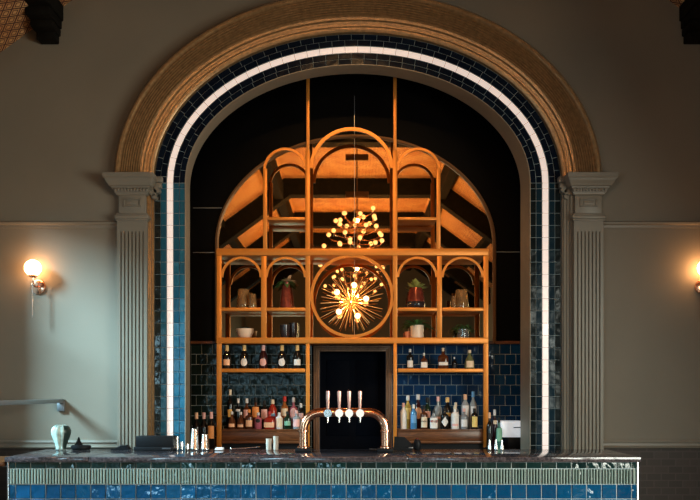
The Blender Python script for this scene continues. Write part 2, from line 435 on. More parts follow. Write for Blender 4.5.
# ------------------------------------------------------------------ archway: moulding, tiled border, reveal
arch = thing('archway', 'wide basket-handle arch with bronzed moulding and dark tiled border around the bar', 'arch', (AC, 0, 0))
def rel(p, c): return (p[0]-c[0], p[1]-c[1], p[2]-c[2])
AO = (AC, 0, 0)
ZB = .9
# archivolt
prof = [(.270, .05), (.270, .0), (.290, -.012), (.306, -.014), (.310, -.030), (.326, -.034), (.332, -.024), (.350, -.030), (.358, -.052), (.376, -.058), (.382, -.046)]
for i in range(8):
    o = .388+i*.0185; y = -.050-.040*(i/7)
    prof += [(o, y), (o+.004, y-.008), (o+.010, y-.008), (o+.014, y+.004), (o+.0155, y+.008)]
prof += [(.540, -.100), (.552, -.112), (.572, -.112), (.580, -.096), (.592, -.080), (.600, -.060), (.602, 0)]
N = 96; R = []
zcap = 3.475
for o, y in prof:
    R.append([(p[0]-AC, y, p[1]) for p in [(arch_pt(0, o)[0], AZ-.02)] + [arch_pt(PI*i/N, o) for i in range(N+1)] + [(arch_pt(PI, o)[0], AZ-.02)]])
MB().rings(R, False, False).build('archivolt', M_ARCH, arch, smooth=25)
# tiles
bands = [(.003, .052, 'd'), (.055, .104, 'j'), (.109, .160, 'w'), (.168, .217, 'j'), (.220, .268, 'd')]
YT = .05
bed = MB()
pi_, po = arch_path(0, ZB), arch_path(.272, ZB)
bed.add([(p[0]-AC, YT, p[1]) for p in pi_+po], [(i, i+1, len(pi_)+i+1, len(pi_)+i) for i in range(len(pi_)-1)])
bed.build('grout_bed', M_GROUTD, arch, smooth=0)
tn_, tw_ = MB(), MB()
jparts = []
TH = .107
for bi, (o0, o1, kind) in enumerate(bands):
    jm = {-1: MB(), 1: MB()}
    if kind != 'w': jparts += [(kind if bi else 'j', jm[-1], -1), (kind, jm[1], 1)]  # innermost left column takes the daylit tile colour too
    z = ZB
    while z < AZ-.01:
        z1 = min(z+TH, AZ)
        for sgn in (-1, 1):
            th = 0 if sgn < 0 else PI
            xa, xb = arch_pt(th, o0)[0]-AC, arch_pt(th, o1)[0]-AC
            xa, xb = min(xa, xb), max(xa, xb); g = .003 if kind != 'w' else .0035
            q = [(xa, z+g/2), (xb, z+g/2), (xb, z1-g/2), (xa, z1-g/2)]
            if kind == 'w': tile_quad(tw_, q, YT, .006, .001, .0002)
            else: tile_quad(jm[sgn], q, YT)
        z += TH
    # over the arch
    n = 400; om = (o0+o1)/2
    pts = [arch_pt(PI*i/n, om) for i in range(n+1)]; cum = [0]
    for i in range(n): cum.append(cum[-1]+math.hypot(pts[i+1][0]-pts[i][0], pts[i+1][1]-pts[i][1]))
    L_ = cum[-1]; nt = round(L_/.112); st = L_/nt
    def th_at(s):
        s = min(max(s, 0), L_)
        lo_, hi_ = 0, n
        while hi_-lo_ > 1:
            m_ = (lo_+hi_)//2
            if cum[m_] <= s: lo_ = m_
            else: hi_ = m_
        return PI*(lo_+(s-cum[lo_])/max(1e-9, cum[hi_]-cum[lo_]))/n
    off = .5*st if bi % 2 else 0
    cuts = [0]+[off+st*k for k in range(nt+1) if 0 < off+st*k < L_-.02]+[L_]
    for s0, s1 in zip(cuts[:-1], cuts[1:]):
        g = .003 if kind != 'w' else .0035
        ta, tb = th_at(s0+g/2), th_at(s1-g/2)
        q = [arch_pt(ta, o0), arch_pt(tb, o0), arch_pt(tb, o1), arch_pt(ta, o1)]
        q = [(p[0]-AC, p[1]) for p in q]
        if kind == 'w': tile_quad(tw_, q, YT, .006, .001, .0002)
        else: tile_quad(tn_, q, YT)
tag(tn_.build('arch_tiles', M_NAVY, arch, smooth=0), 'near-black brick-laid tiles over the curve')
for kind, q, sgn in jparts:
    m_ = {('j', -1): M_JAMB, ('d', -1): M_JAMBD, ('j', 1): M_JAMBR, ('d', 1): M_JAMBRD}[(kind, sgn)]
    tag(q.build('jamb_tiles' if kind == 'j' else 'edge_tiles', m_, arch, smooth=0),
        ('glazed tile column on the left jamb, daylight put into its blue' if kind == 'j' else 'dark outer tile column on the left jamb') if sgn < 0 else ('glazed tile column on the right jamb, shade put into its navy' if kind == 'j' else 'dark tile column on the right jamb, shade put into its tone'))
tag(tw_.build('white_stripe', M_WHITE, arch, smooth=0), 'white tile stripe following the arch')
# reveal (soffit and jambs)
kb = dict(c=.029, a=1.496, b=1.05, z=3.411)
f_, b_ = arch_path(-.002, ZB), arch_path(0, ZB, **kb)
f0 = arch_path(.004, ZB)
rv = MB(); n = len(f_)
rings = [[(p[0]-AC, YT+.001, p[1]) for p in f0], [(p[0]-AC, YT-.010, p[1]) for p in f0], [(p[0]-AC, YT-.010, p[1]) for p in f_],
         [(p[0]-AC, .32, p[1]) for p in b_], [(p[0]-AC, .32, p[1]) for p in arch_path(.17, ZB, **kb)]]
rv.rings(rings, False, False).build('reveal', M_REVEAL, arch, smooth=25)
# moulded jamb strips between tiles and pilasters
for sgn, xin, xout in ((-1, arch_pt(0, .272)[0], PIL[0][1]), (1, arch_pt(PI, .272)[0], PIL[1][0])):
    mb = MB(); w = abs(xout-xin)
    mb.box(xin-AC, xout-AC+sgn*.02, .06, .018, ZB, zcap-.1, .004)
    mb.box(xin-AC+sgn*w*.45, xout-AC+sgn*.02, .03, -.012, ZB, zcap-.1, .006)
    mb.box(xin-AC+sgn*w*.75, xout-AC+sgn*.02, .0, -.03, ZB, zcap-.1, .004)
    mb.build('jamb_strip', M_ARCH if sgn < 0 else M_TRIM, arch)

# ------------------------------------------------------------------ pilasters
def pilaster(x0, x1, inner, lab):
    xc = (x0+x1)/2; w = (x1-x0)/2; t = thing('pilaster', lab, 'pilaster', (xc, 0, 0), 'fluted pilasters either side of the arch')
    # fluted shaft: front profile swept upright
    ng = 7; zf0, zf1 = 1.06, 2.965; gw = .0115; pitch = .0315; st = -pitch*(ng-1)/2
    mb = MB()
    def section(k):
        pr = [(-w, 0), (-w, -.08)]
        for i in range(ng):
            c = st+i*pitch
            for j in range(7):
                a = PI*j/6
                pr.append((c-gw/2*math.cos(a), -.08+.016*k*math.sin(a)))
        return pr+[(w, -.08), (w, 0)]
    R = [[(x, y, z) for x, y in section(k)] for z, k in ((0.0, 0), (zf0, 0), (zf0+.015, 1), (zf1-.015, 1), (zf1, 0), (3.06, 0))]
    mb.rings(R, True).build('fluted_shaft', M_TRIM, t, smooth=28)
    # necking with ledge and small raised panel
    mb = MB(); mb.box(-w-.008, w+.008, 0, -.092, 3.055, 3.075, .004); mb.box(-w-.018, w+.018, 0, -.104, 3.07, 3.105, .008)
    mb.box(-w-.004, w+.004, 0, -.086, 3.10, 3.122, .004)
    mb.box(-w+.012, w-.012, 0, -.07, 3.12, 3.34, .004)
    mb.build('necking', M_TRIM, t)
    mb = MB()
    for b in ((-.075, .075, 3.178, 3.188), (-.075, .075, 3.238, 3.248), (-.075, -.063, 3.178, 3.248), (.063, .075, 3.178, 3.248)):
        mb.box(b[0], b[1], -.065, -.082, b[2], b[3], .003)
    mb.box(-.045, .045, -.065, -.076, 3.198, 3.228, .004)
    mb.build('raised_panel', M_TRIM, t)
    lv = [(a_-.028*(a_-3.2)/.285, b__*.8) for a_, b__ in [(3.285, .0), (3.295, .012), (3.31, .016), (3.312, .028), (3.345, .034), (3.348, .048), (3.36, .052), (3.364, .072), (3.385, .084), (3.41, .102), (3.432, .112), (3.436, .124), (3.478, .126), (3.482, .118), (3.485, .0)]]
    R = []
    il, ir = (1., 1.)
    for z, o in lv:
        l_, r_ = (o, o*.72) if inner > 0 else (o*.72, o)
        R.append([(-w-l_, .0, z), (-w-l_, -.08-o, z), (w+r_, -.08-o, z), (w+r_, .0, z)])
    MB().rings(R, True).build('capital', M_TRIM, t, smooth=0)
    mb = MB(); nd = 11
    for i in range(nd):
        c = -w-.02+(2*w+.04)*(i+.5)/nd
        mb.sphere((c, -.110, 3.318), .0125, 8, 6, (.85, .8, 1.25))
    mb.build('egg_row', M_TRIM, t)
    # scrolled bracket under the inner return
    mb = MB(); xi = inner*(w+.02)
    for (dx, dz, r) in ((.018, 3.315, .032), (.052, 3.335, .028), (.03, 3.275, .022)):
        mb.tube([(xi+inner*dx, .045, dz), (xi+inner*dx, -.03, dz)], r, 12)
    mb.box(xi, xi+inner*.088, .045, -.02, 3.352, 3.40, .008); mb.box(xi, xi+inner*.098, .045, -.03, 3.40, 3.455, .012)
    mb.build('scroll_bracket', M_TRIM, t)
pilaster(*PIL[0], 1, 'fluted taupe pilaster with moulded capital on the left of the arch')
pilaster(*PIL[1], -1, 'fluted taupe pilaster with moulded capital on the right of the arch')

# ------------------------------------------------------------------ mirror
YM = .81
def mirror_mat():
    m, N, L, b = nmat('bronze tinted mirror')
    b.inputs['Base Color'].default_value = (.90, .66, .36, 1); b.inputs['Metallic'].default_value = 1; b.inputs['Roughness'].default_value = .015
    tc = N.new('ShaderNodeTexCoord'); n = N.new('ShaderNodeTexNoise'); n.inputs['Scale'].default_value = 3
    r = N.new('ShaderNodeValToRGB'); r.color_ramp.elements[0].color = (.88, .64, .35, 1); r.color_ramp.elements[1].color = (.94, .70, .40, 1)
    L.new(tc.outputs['Object'], n.inputs['Vector']); L.new(n.outputs['Fac'], r.inputs['Fac']); L.new(r.outputs['Color'], b.inputs['Base Color'])
    return m
M_MIR = mirror_mat(); M_SEAM = mat('mirror seam', (.55, .45, .36), .6)
mcx, ma, mb_, mzs, mz0 = X(355.5, YM), 137/S(YM), 107/S(YM), Z(245, YM), Z(343, YM)
mir = thing('arched_mirror', 'large arched bronze-tinted mirror behind the shelving reflecting the ceiling and chandeliers', 'mirror', (mcx, YM, mz0))
pts = [(-ma, 0)]+[(-ma*math.cos(PI*i/60), mzs-mz0+mb_*math.sin(PI*i/60)) for i in range(61)]+[(ma, 0)]
seam = X(354.5, YM)-mcx
def half(sg, cut):
    out = [p for p in pts if (p[0]-cut)*sg > 0]
    top = mzs-mz0+mb_*math.sqrt(1-(cut/ma)**2)
    return ([(cut, 0)]+out[::-1]+[(cut, top)]) if sg > 0 else (out+[(cut, top), (cut, 0)])
for sg, cut in ((-1, seam-.002), (1, seam+.002)):
    MB().prism_xz(half(sg, cut), 0, .008).build('mirror_panel', M_MIR, mir, smooth=0)
MB().box(seam-.002, seam+.002, -.002, .008, 0, mzs-mz0+mb_-.004).build('seam', M_SEAM, mir, smooth=0)
R = []
for o, y in ((0, .008), (0, -.014), (.012, -.022), (.030, -.018), (.036, .008)):
    R.append([(p[0]*(1+o/ma) if abs(p[0]) > 1e-6 else 0, y, p[1]*1. if p[1] <= mzs-mz0 else (mzs-mz0)+(p[1]-mzs+mz0)*(1+o/mb_)) for p in pts])
MB().rings(R, False, False).build('mirror_frame', M_MFRAME, mir, smooth=25)

# ------------------------------------------------------------------ back bar shelving
YF = .50; YFB = .535
sh = thing('back_bar_shelving', 'tall gold-framed arched shelving unit filling the alcove behind the bar', 'shelving', (0, YF, 0))
def bx(px0, px1, py0, py1, y0=YF, y1=YFB, c=.004):
    return MB().box(X(px0, YF), X(px1, YF), y0-YF, y1-YF, Z(py1, YF), Z(py0, YF), c)
def part(name, mbd, m=None): return mbd.build(name, m or M_BRASS, sh)
ZBASE = 447.5
for a_, b__, t_ in ((216.5, 221.5, 249), (483.5, 488.5, 249)):
    part('post', bx(a_, b__, t_, ZBASE))
for a_, b__ in ((305.3, 310.2), (392.6, 397.4)):
    part('post', bx(a_, b__, 150, 338))
for a_, b__ in ((305.8, 309.7), (393.2, 397)):
    part('post', bx(a_, b__, 343, ZBASE))
for a_, b__ in ((306.2, 309.6), (393.3, 396.7)):
    part('pole', bx(a_, b__, 66, 150, YF+.004, YF+.03))
for a_, b__ in ((263, 267), (436.5, 440.5)):
    part('post', bx(a_, b__, 168, 249))
for a_, b__ in ((261, 266.5), (437, 442)):
    part('post', bx(a_, b__, 256, 338))
part('rail', bx(216.5, 488.5, 248.5, 255.5, YF-.006, YF+.30))
part('rail', bx(216.5, 488.5, 337.5, 343.5, YF-.006, YF+.30))
for a_, b__ in ((221.5, 261), (266.5, 305), (398, 437), (442, 483.5)):
    part('shelf', bx(a_, b__, 307.5, 311, YF, YF+.29))
for a_, b__ in ((221.5, 305), (398, 483.5)):
    part('shelf', bx(a_, b__, 368.5, 372.3, YF, YF+.29))
for a_, b__ in ((267, 305), (398, 436.5)):
    part('shelf', bx(a_, b__, 217, 220, YF, YF+.28))
def arc_bar(cx, rx, top, spring, wpx, ybk=YFB):
    """arched bar: from spring height over the top, wpx wide"""
    R = []; n = 40
    def ring(dr, y):
        return [(X(cx, YF)-(rx-dr)/S(YF)*math.cos(PI*i/n), y-YF, Z(spring, YF)+(spring-top-dr)/S(YF)*math.sin(PI*i/n)) for i in range(n+1)]
    a0, a1, b0, b1 = ring(0, YF+.002), ring(wpx, YF+.002), ring(0, ybk-.004), ring(wpx, ybk-.004)
    rows = [a0, a1, b1, b0]
    R = [[r[i] for r in rows] for i in range(n+1)]
    return MB().rings(R, True)
part('arch_bar', arc_bar(351.5, 42, 127, 168, 3.4))
part('arch_bar', arc_bar(285.3, 22.2, 147.5, 170, 2.6)); part('arch_bar', arc_bar(418.3, 22.2, 147.5, 170, 2.6))
for cx, rx in ((241.3, 20.6), (285.7, 20.4), (417.4, 20.4), (462.7, 21.2)):
    part('arch_bar', arc_bar(cx, rx, 256.5, 277, 2.4))
# ring around the lamp
n = 64; R = []
for i in range(n):
    a = 2*PI*i/n
    R.append([(X(352, YF)+r/S(YF)*math.cos(a), y, Z(296, YF)+r/S(YF)*math.sin(a)) for r, y in ((41.8, .0), (38.8, .0), (38.8, .03), (41.8, .03))])
R.append(R[0]); part('ring', MB().rings(R, False))
# wooden bottle ledges under the lower shelves
for a_, b__ in ((221.5, 305), (398, 483.5)):
    x0, x1 = X(a_, YF), X(b__, YF)
    l = MB(); l.box(x0, x1, .004, .31, Z(431.2, YF), Z(429.3, YF), .003); l.box(x0, x1, .012, .31, Z(441, YF), Z(431.2, YF), .003)
    l.box(x0, x1, -.004, .31, Z(443.5, YF), Z(441, YF), .004)
    part('plinth', MB().box(x0, x1, .03, .31, 1.045, Z(443.5, YF)), M_BLK)
    tag(part('bottle_ledge', l, M_WOODF), 'reddish wooden bottle ledge')
# back counter
bc = thing('back_counter', 'dark low back counter under the shelving inside the arch', 'counter', (0, .4, 0))
for a_, b__ in ((-1.44, X(313, YF)), (X(392, YF), 1.50)):
    MB().box(a_, b__, -.02, .40, 1.005, 1.04, .004).build('worktop', M_BLK, bc)
    MB().box(a_, b__, .01, .40, 0, 1.005, .004).build('cupboard', M_WOODD, bc)

# ------------------------------------------------------------------ front bar counter
CY0, CY1 = -1.5, -.65
ct = thing('countertop', 'long dark polished stone countertop of the front bar', 'countertop', (-.2, CY0, 1.089))
cx0, cx1, zt = X(5, CY0), X(641, CY0), Z(457, CY0)
js = [cx0, X(89, CY0), X(250, CY0), X(408, CY0), cx1]
for i in range(4):
    MB().box(js[i]+.2+(.0012 if i else 0), js[i+1]+.2-(.0012 if i < 3 else 0), -.012, CY1-CY0, zt-.036-1.089, zt-1.089, .005).build('stone_slab', M_STONE, ct)
bar = thing('bar_counter', 'front bar counter faced in blue, ribbed sage and dark tiles', 'counter', (0, CY0, 0))
bx0, bx1 = X(9.2, CY0), X(636.5, CY0)
MB().box(bx0-.004, bx1+.004, .012, .80, 0, zt-.037).build('body', M_LOW, bar, smooth=0)
MB().box(bx0, bx1, .004, .014, 0, zt-.037).build('grout_bed', M_GROUT, bar, smooth=0)
TW = 15.03/S(CY0)
xo = TW-(X(15.5, CY0)-bx0)
zz = lambda py: Z(py, CY0)
mbd = MB(); tile_grid(mbd, bx0, bx1, zz(468.6), zz(462.2), TW, zz(462.2)-zz(468.6), .004, .004, False, xo, tilt=.003)
tag(mbd.build('dark_tiles', M_DARKT, bar, smooth=0), 'dark green tile course under the top')
mbd = MB()     # ribbed course: raised half-round reeds, groove shade put into the dark slab behind
x = bx0-xo; zr0, zr1 = zz(483.8), zz(469.2)
while x < bx1-.01:
    a_, b__ = max(x, bx0)+.002, min(x+TW, bx1)-.002
    nr = max(1, round((b__-a_)/(TW/5))); pw = (b__-a_)/nr
    mbd.add([(a_, .002, zr0), (b__, .002, zr0), (b__, .002, zr1), (a_, .002, zr1)], [(0, 1, 2, 3)], 0, 1)
    for i in range(nr):
        pr = [(a_+pw*(i+.5)-pw*.34*math.cos(PI*j/6), .003-.012*math.sin(PI*j/6)) for j in range(7)]; o = 7
        mbd.add([(p[0], p[1], zr0) for p in pr]+[(p[0], p[1], zr1) for p in pr], [(q, q+1, o+q+1, o+q) for q in range(o-1)]+[tuple(range(o-1, -1, -1)), tuple(range(o, 2*o))], random.random(), 0)
    x += TW
tag(mbd.build('ribbed_tiles', [M_RIB, M_DARKT], bar, smooth=50), 'pale sage ribbed tile course')
mbd = MB(); tile_grid(mbd, bx0, bx1, .02, zz(484.4), TW, 14.6/S(CY0), .004, .0045, False, xo, tilt=.003)
tag(mbd.build('blue_tiles', M_BLUE, bar, smooth=0), 'glossy blue square tiles')
for xx in (bx0, bx1):
    sg = -1 if xx < 0 else 1
    MB().box(xx, xx+sg*.012, -.008, .014, 0, zt-.037, .002).build('edge_trim', M_STEEL, bar)
# timber flap hinged at the left end of the counter
fl = thing('counter_flap', 'brown wooden counter flap at the far left end of the bar', 'flap', (cx0-.001, CY0, 1.06))
MB().box(-.85, -.004, -.02, .55, .0, .032, .004).build('flap_board', M_WOODF, fl)
for yy in (.08, .42): MB().box(-.05, .0, yy, yy+.05, -.012, .001, .002).build('hinge', M_STEELD, fl)
MB().box(-.60, -.55, .1, .5, -1.06, .0, .004).build('support', M_WOODD, fl)

# ------------------------------------------------------------------ copper beer tap
YT2 = -.95; s2 = S(YT2)
tap = thing('beer_tap', 'copper pipe beer tap tower with four handles on the bar', 'beer tap', (X(344.5, YT2), YT2, zt))
xl, xr, zr_, zp = -41/s2, 41/s2, Z(412.5, YT2)-zt, .03
path = [(xl, 0, zp)]; rb = 17/s2
path += [(xl, 0, zr_-rb*1.0-.02)]
for i in range(1, 11):
    a = PI/2*i/10; path.append((xl+rb*(1-math.cos(a)), 0, zr_-rb+rb*math.sin(a)))
for i in range(10):
    a = PI/2*i/10; path.append((xr-rb+rb*math.sin(a), 0, zr_-rb+rb*math.cos(a)))
path += [(xr, 0, zr_-rb), (xr, 0, zp)]
MB().tube(path, 4.5/s2, 18).build('copper_pipe', M_COPPER, tap)
for xx in (xl, xr):
    MB().box(xx-.062, xx+.058, -.06, .06, 0, .026, .006).build('base_plate', M_BLK, tap)
    mbd = MB(); mbd.lathe([(.042, .026), (.046, .03), (.046, .04), (.038, .046)], (xx, 0, 0)); mbd.build('collar', M_COPPER, tap); mbd = MB(); mbd.lathe([(.037, zr_-rb-.02), (.041, zr_-rb-.016), (.041, zr_-rb-.004), (.037, zr_-rb)], (xx, 0, 0)); mbd.build('collar', M_COPPER, tap)
M_HAND = mat('rosy copper handle', (.85, .50, .42), .25, metal=.7)
M_BADGE = mat('white badge with added glow', (.85, .80, .76), .25, emis=(1, .85, .75), es=.15)  # faint warm glow added to the white, no lamp inside
for i, px in enumerate((328, 339.3, 349.2, 360)):
    xx = (px-344.5)/s2
    hd = MB().lathe([(.010, 0), (.011, .01), (.017, .13), (.0165, .137), (.008, .14)], (xx, -.022, zr_+.026), 12).build('tap_handle', M_HAND, tap)
    mbd = MB(); mbd.tube([(xx, .0, zr_), (xx, -.075, zr_)], .012, 10); mbd.tube([(xx, -.02, zr_), (xx, -.022, zr_+.03)], .009, 10)
    mbd.tube([(xx, -.06, zr_), (xx, -.066, zr_-.03), (xx, -.066, zr_-.075)], [.011, .009, .007], 10)
    mbd.build('tap_spout', M_STEEL, tap)
    mbd = MB(); mbd.tube([(xx, -.088, zr_-.004), (xx, -.078, zr_-.004)], .031, 20)
    tag(mbd.build('tap_badge', M_STEEL if i == 0 else M_BADGE, tap), 'polished chrome badge' if i == 0 else 'round white badge')

# ------------------------------------------------------------------ bottles
G = {}
def glass(key, col, trans=0., rough=.08):
    if key not in G: G[key] = mat('bottle '+key, col, rough, trans=trans, spec=.6)
    return G[key]
glass('black', (.010, .008, .007)); glass('green', (.010, .03, .016)); glass('brown', (.09, .028, .010)); glass('red', (.40, .035, .02), .2)
glass('clear', (.62, .68, .72), .55); glass('blue', (.10, .32, .62), .3); glass('pink', (.55, .17, .24), .25); glass('amber', (.48, .18, .05), .35)
glass('teal', (.06, .20, .16), .2); glass('white', (.78, .76, .76), 0, .25); glass('yellow', (.62, .42, .10), .3); glass('olive', (.24, .27, .13), .35)
glass('wine', (.035, .006, .008)); glass('grey', (.34, .36, .40), .4)
LBL = {}
def paper(key, col):
    if key not in LBL: LBL[key] = mat('label '+key, col, .55, noise=.06, nscale=60)
    return LBL[key]
for k_, c_ in dict(white=(.80, .78, .76), cream=(.78, .66, .50), pink=(.80, .48, .45), orange=(.80, .33, .10), yellow=(.82, .62, .22), gold=(.66, .40, .12),
                   red=(.55, .05, .04), blue=(.16, .38, .66), black=(.02, .02, .02), green=(.25, .5, .36), silver=(.7, .7, .72), peach=(.82, .50, .32), foil=(.78, .52, .22)).items(): paper(k_, c_)
PROF = {   # radius factor, height factor
 'wine': [(.0, .0), (.96, .0), (1, .02), (1, .60), (.92, .67), (.55, .75), (.36, .80), (.34, .97), (.40, .975), (.40, .99), (.34, 1)],
 'sparkling': [(.0, .0), (.96, .0), (1, .02), (1, .48), (.93, .56), (.60, .70), (.40, .80), (.34, .93), (.40, .94), (.40, .99), (.3, 1)],
 'round': [(.0, .0), (.95, .0), (1, .025), (1, .60), (.94, .66), (.70, .70), (.40, .73), (.34, .76), (.34, .98), (.30, 1)],
 'tall': [(.0, .0), (.96, .0), (1, .02), (1, .66), (.85, .73), (.50, .80), (.40, .85), (.38, .98), (.33, 1)],
 'squat': [(.0, .0), (.95, .0), (1, .04), (1, .50), (.92, .60), (.55, .68), (.32, .72), (.28, .78), (.28, .97), (.25, 1)],
 'bell': [(.0, .0), (.92, .0), (1, .06), (.95, .30), (.75, .52), (.42, .68), (.30, .76), (.28, .97), (.25, 1)],
}
def patch(r, zc, w, h, shape='rect', sq=0):
    """label curved round the front of the bottle"""
    mb = MB(); nu, nv = 8, 6; vs = []
    for j in range(nv+1):
        for i in range(nu+1):
            u, v = 2*i/nu-1, 2*j/nv-1
            if shape == 'oval':
                uu = u*math.sqrt(1-v*v/2); vv = v*math.sqrt(1-u*u/2); u, v = uu, vv
            elif shape == 'diamond':
                u, v = (u+v)/2, (v-u)/2
            a = -PI/2+u*w/2/r
            q = 1.
            if sq: q = 1/((abs(math.cos(a))**sq+abs(math.sin(a))**sq)**(1/sq))
            vs.append((r*1.012*q*math.cos(a), r*1.012*q*math.sin(a), zc+v*h/2))
    fs = [(j*(nu+1)+i, j*(nu+1)+i+1, (j+1)*(nu+1)+i+1, (j+1)*(nu+1)+i) for j in range(nv) for i in range(nu)]
    return mb.add(vs, fs)
def bottle(name, label, loc, r, h, style, g, cap, lab, shape='rect', lz=.32, lh=.28, lw=1.6, sq=0, capz=.86, group=None, band=None):
    t = thing(name, label, 'bottle', loc, group)
    MB().lathe([(a*r, b*h) for a, b in PROF[style]], (0, 0, 0), 20, True, sq).build('glass_body', G[g], t, smooth=40)
    kr = [a for a, b in PROF[style] if b <= .98][-1]*r*1.14
    MB().lathe([(kr, capz*h), (kr*1.04, capz*h+.002), (kr*1.0, h+.003), (kr*.7, h+.006)], (0, 0, 0), 14).build('cap', LBL[cap], t)
    if lab: patch(r, lz*h, lw*r, lh*h, shape, sq).build('label_sticker', LBL[lab], t)
    if band: patch(r, band[1]*h, lw*r, band[2]*h, 'rect', sq).build('neck_label' if band[1] > .55 else 'label_band', LBL[band[0]], t)
    return t
def bottle_px(name, label, px, base, top, wpx, y, zb, **k):
    s = S(y); return bottle(name, label, (X(px, y), y, zb), wpx/2/s, (Z(top, y)-zb), **k)

ZS1 = Z(368.5, YF)+.001      # upper bottle shelf
ZL = Z(429.3, YF)+.001       # bottle ledge
# five sparkling wine bottles, upper left shelf
gl = 'foil-topped wine bottles on the upper left bottle shelf'
for px, lab, shape, w, desc, g in ((227, 'peach', 'rect', 7, 'dark wine bottle with peach rectangular label, leftmost on the upper left shelf', 'black'),
                                (244.3, 'white', 'oval', 6.6, 'dark wine bottle with cream oval label, second from left on the upper left shelf', 'black'),
                                (263.3, 'pink', 'oval', 6.6, 'dark wine bottle with pink oval label in the middle of the upper left shelf', 'wine'),
                                (282, 'white', 'oval', 6.6, 'dark wine bottle with white oval label, fourth from left on the upper left shelf', 'black'),
                                (297.3, 'white', 'rect', 7, 'dark wine bottle with white rectangular label, rightmost on the upper left shelf', 'black')):
    bottle_px('wine_bottle', desc, px, 368, 345.5, 8.6, YF+.075, ZS1, style='sparkling', g=g, cap='foil' if lab != 'pink' else 'pink', lab=lab, shape=shape, lz=.27, lh=.26 if shape == 'rect' else .33, lw=1.7, capz=.62, group=gl)
# spirits on the upper right shelf
gu = 'spirit bottles on the upper right bottle shelf'
for px, top, w, st, g, cap, lab, lw, sq, desc in (
    (410, 349.5, 7, 'round', 'black', 'silver', 'white', 1.8, 0, 'dark spirit bottle with tall white label, leftmost on the upper right shelf'),
    (424, 353.5, 7, 'squat', 'brown', 'white', 'white', 1.8, 4, 'short spirit bottle with white label, second from left on the upper right shelf'),
    (443, 348.5, 10.5, 'squat', 'brown', 'cream', 'white', 1.6, 5, 'broad square brown spirit bottle with pale stopper in the middle of the upper right shelf'),
    (454.3, 357.5, 5, 'squat', 'black', 'silver', 'black', 1.2, 0, 'small dark bottle beside the broad brown one on the upper right shelf'),
    (469.5, 350.5, 10.5, 'bell', 'olive', 'cream', 'cream', 1.5, 0, 'pale olive bell-shaped decanter, rightmost on the upper right shelf')):
    bottle_px('spirit_bottle', desc, px, 367, top, w, YF+.085, ZS1, style=st, g=g, cap=cap, lab=lab, lz=.24, lh=.36 if px != 443 else .16, lw=lw, sq=sq, group=gu)
# left ledge: two rows
YR1, YR2 = YF+.06, YF+.17
gf, gb = 'bottles in the front row of the left ledge', 'bottles in the back row of the left ledge'
for px, top, w, st, g, cap, lab, shape, lz, lh, lw, sq, desc in (
    (232, 411, 8.4, 'bell', 'brown', 'silver', 'peach', 'rect', .22, .20, 1.5, 0, 'long-necked dark bottle, leftmost in the front row of the left ledge'),
    (240.8, 411.5, 8.0, 'bell', 'brown', 'silver', 'peach', 'rect', .20, .16, 1.5, 0, 'long-necked dark bottle, second in the front row of the left ledge'),
    (249.2, 409, 8.2, 'round', 'brown', 'orange', 'peach', 'rect', .30, .34, 1.8, 0, 'brown bottle with peach label in the front row of the left ledge'),
    (258.2, 412, 7.6, 'round', 'pink', 'silver', 'black', 'oval', .52, .24, 1.3, 0, 'pink bottle with dark oval badge in the front row of the left ledge'),
    (269.4, 411, 11, 'squat', 'red', 'red', 'peach', 'rect', .25, .30, 1.75, 5, 'broad red bottle with peach label in the front row of the left ledge'),
    (279.2, 412, 7.4, 'tall', 'white', 'silver', 'cream', 'rect', .40, .55, 1.8, 0, 'white bottle with tall cream label in the front row of the left ledge'),
    (287.6, 411, 8.0, 'round', 'green', 'black', 'green', 'rect', .34, .26, 1.7, 0, 'green bottle with pale green label in the front row of the left ledge'),
    (296.6, 410, 7.8, 'round', 'clear', 'pink', 'pink', 'rect', .34, .42, 1.8, 0, 'clear bottle with pale pink label at the right end of the left ledge front row')):
    bottle_px('spirit_bottle', desc, px, 429.6, top+1, w, YR1, ZL, style=st, g=g, cap=cap, lab=lab, shape=shape, lz=lz, lh=lh, lw=lw, sq=sq, group=gf)
for px, top, w, st, g, cap, lab, shape, lz, lh, lw, desc in (
    (230.2, 389, 6.4, 'wine', 'black', 'cream', 'gold', 'rect', .40, .2, 1.5, 'tall dark bottle with cream cap at the left end of the left ledge back row'),
    (238.3, 398, 7, 'round', 'black', 'silver', 'silver', 'rect', .62, .08, 1.4, 'dark bottle with thin silver label, second in the left ledge back row'),
    (246.8, 398, 8, 'round', 'brown', 'silver', 'pink', 'rect', .50, .28, 1.7, 'brown bottle with dusty pink label, third in the left ledge back row'),
    (255.8, 397, 8.6, 'round', 'brown', 'black', 'orange', 'rect', .54, .34, 1.8, 'dark bottle with bright orange label in the left ledge back row'),
    (264.4, 400, 8.0, 'tall', 'black', 'black', 'pink', 'rect', .52, .36, 1.7, 'dark bottle with tall pink label in the left ledge back row'),
    (272.6, 399, 8.6, 'tall', 'red', 'cream', 'blue', 'rect', .48, .10, 1.5, 'red bottle with small blue label in the left ledge back row'),
    (284.6, 396, 8.0, 'wine', 'amber', 'red', 'cream', 'rect', .52, .24, 1.8, 'amber bottle with red cap and cream label in the left ledge back row'),
    (293.6, 397, 8.0, 'round', 'pink', 'silver', 'pink', 'oval', .50, .36, 1.8, 'pink bottle with silver cap in the left ledge back row'),
    (301, 403, 6.5, 'tall', 'black', 'white', 'pink', 'rect', .48, .3, 1.7, 'slim dark bottle with pale label at the right end of the left ledge back row')):
    bottle_px('spirit_bottle', desc, px, 428, top+1, w, YR2, ZL, style=st, g=g, cap=cap, lab=lab, shape=shape, lz=lz, lh=lh, lw=lw, group=gb)
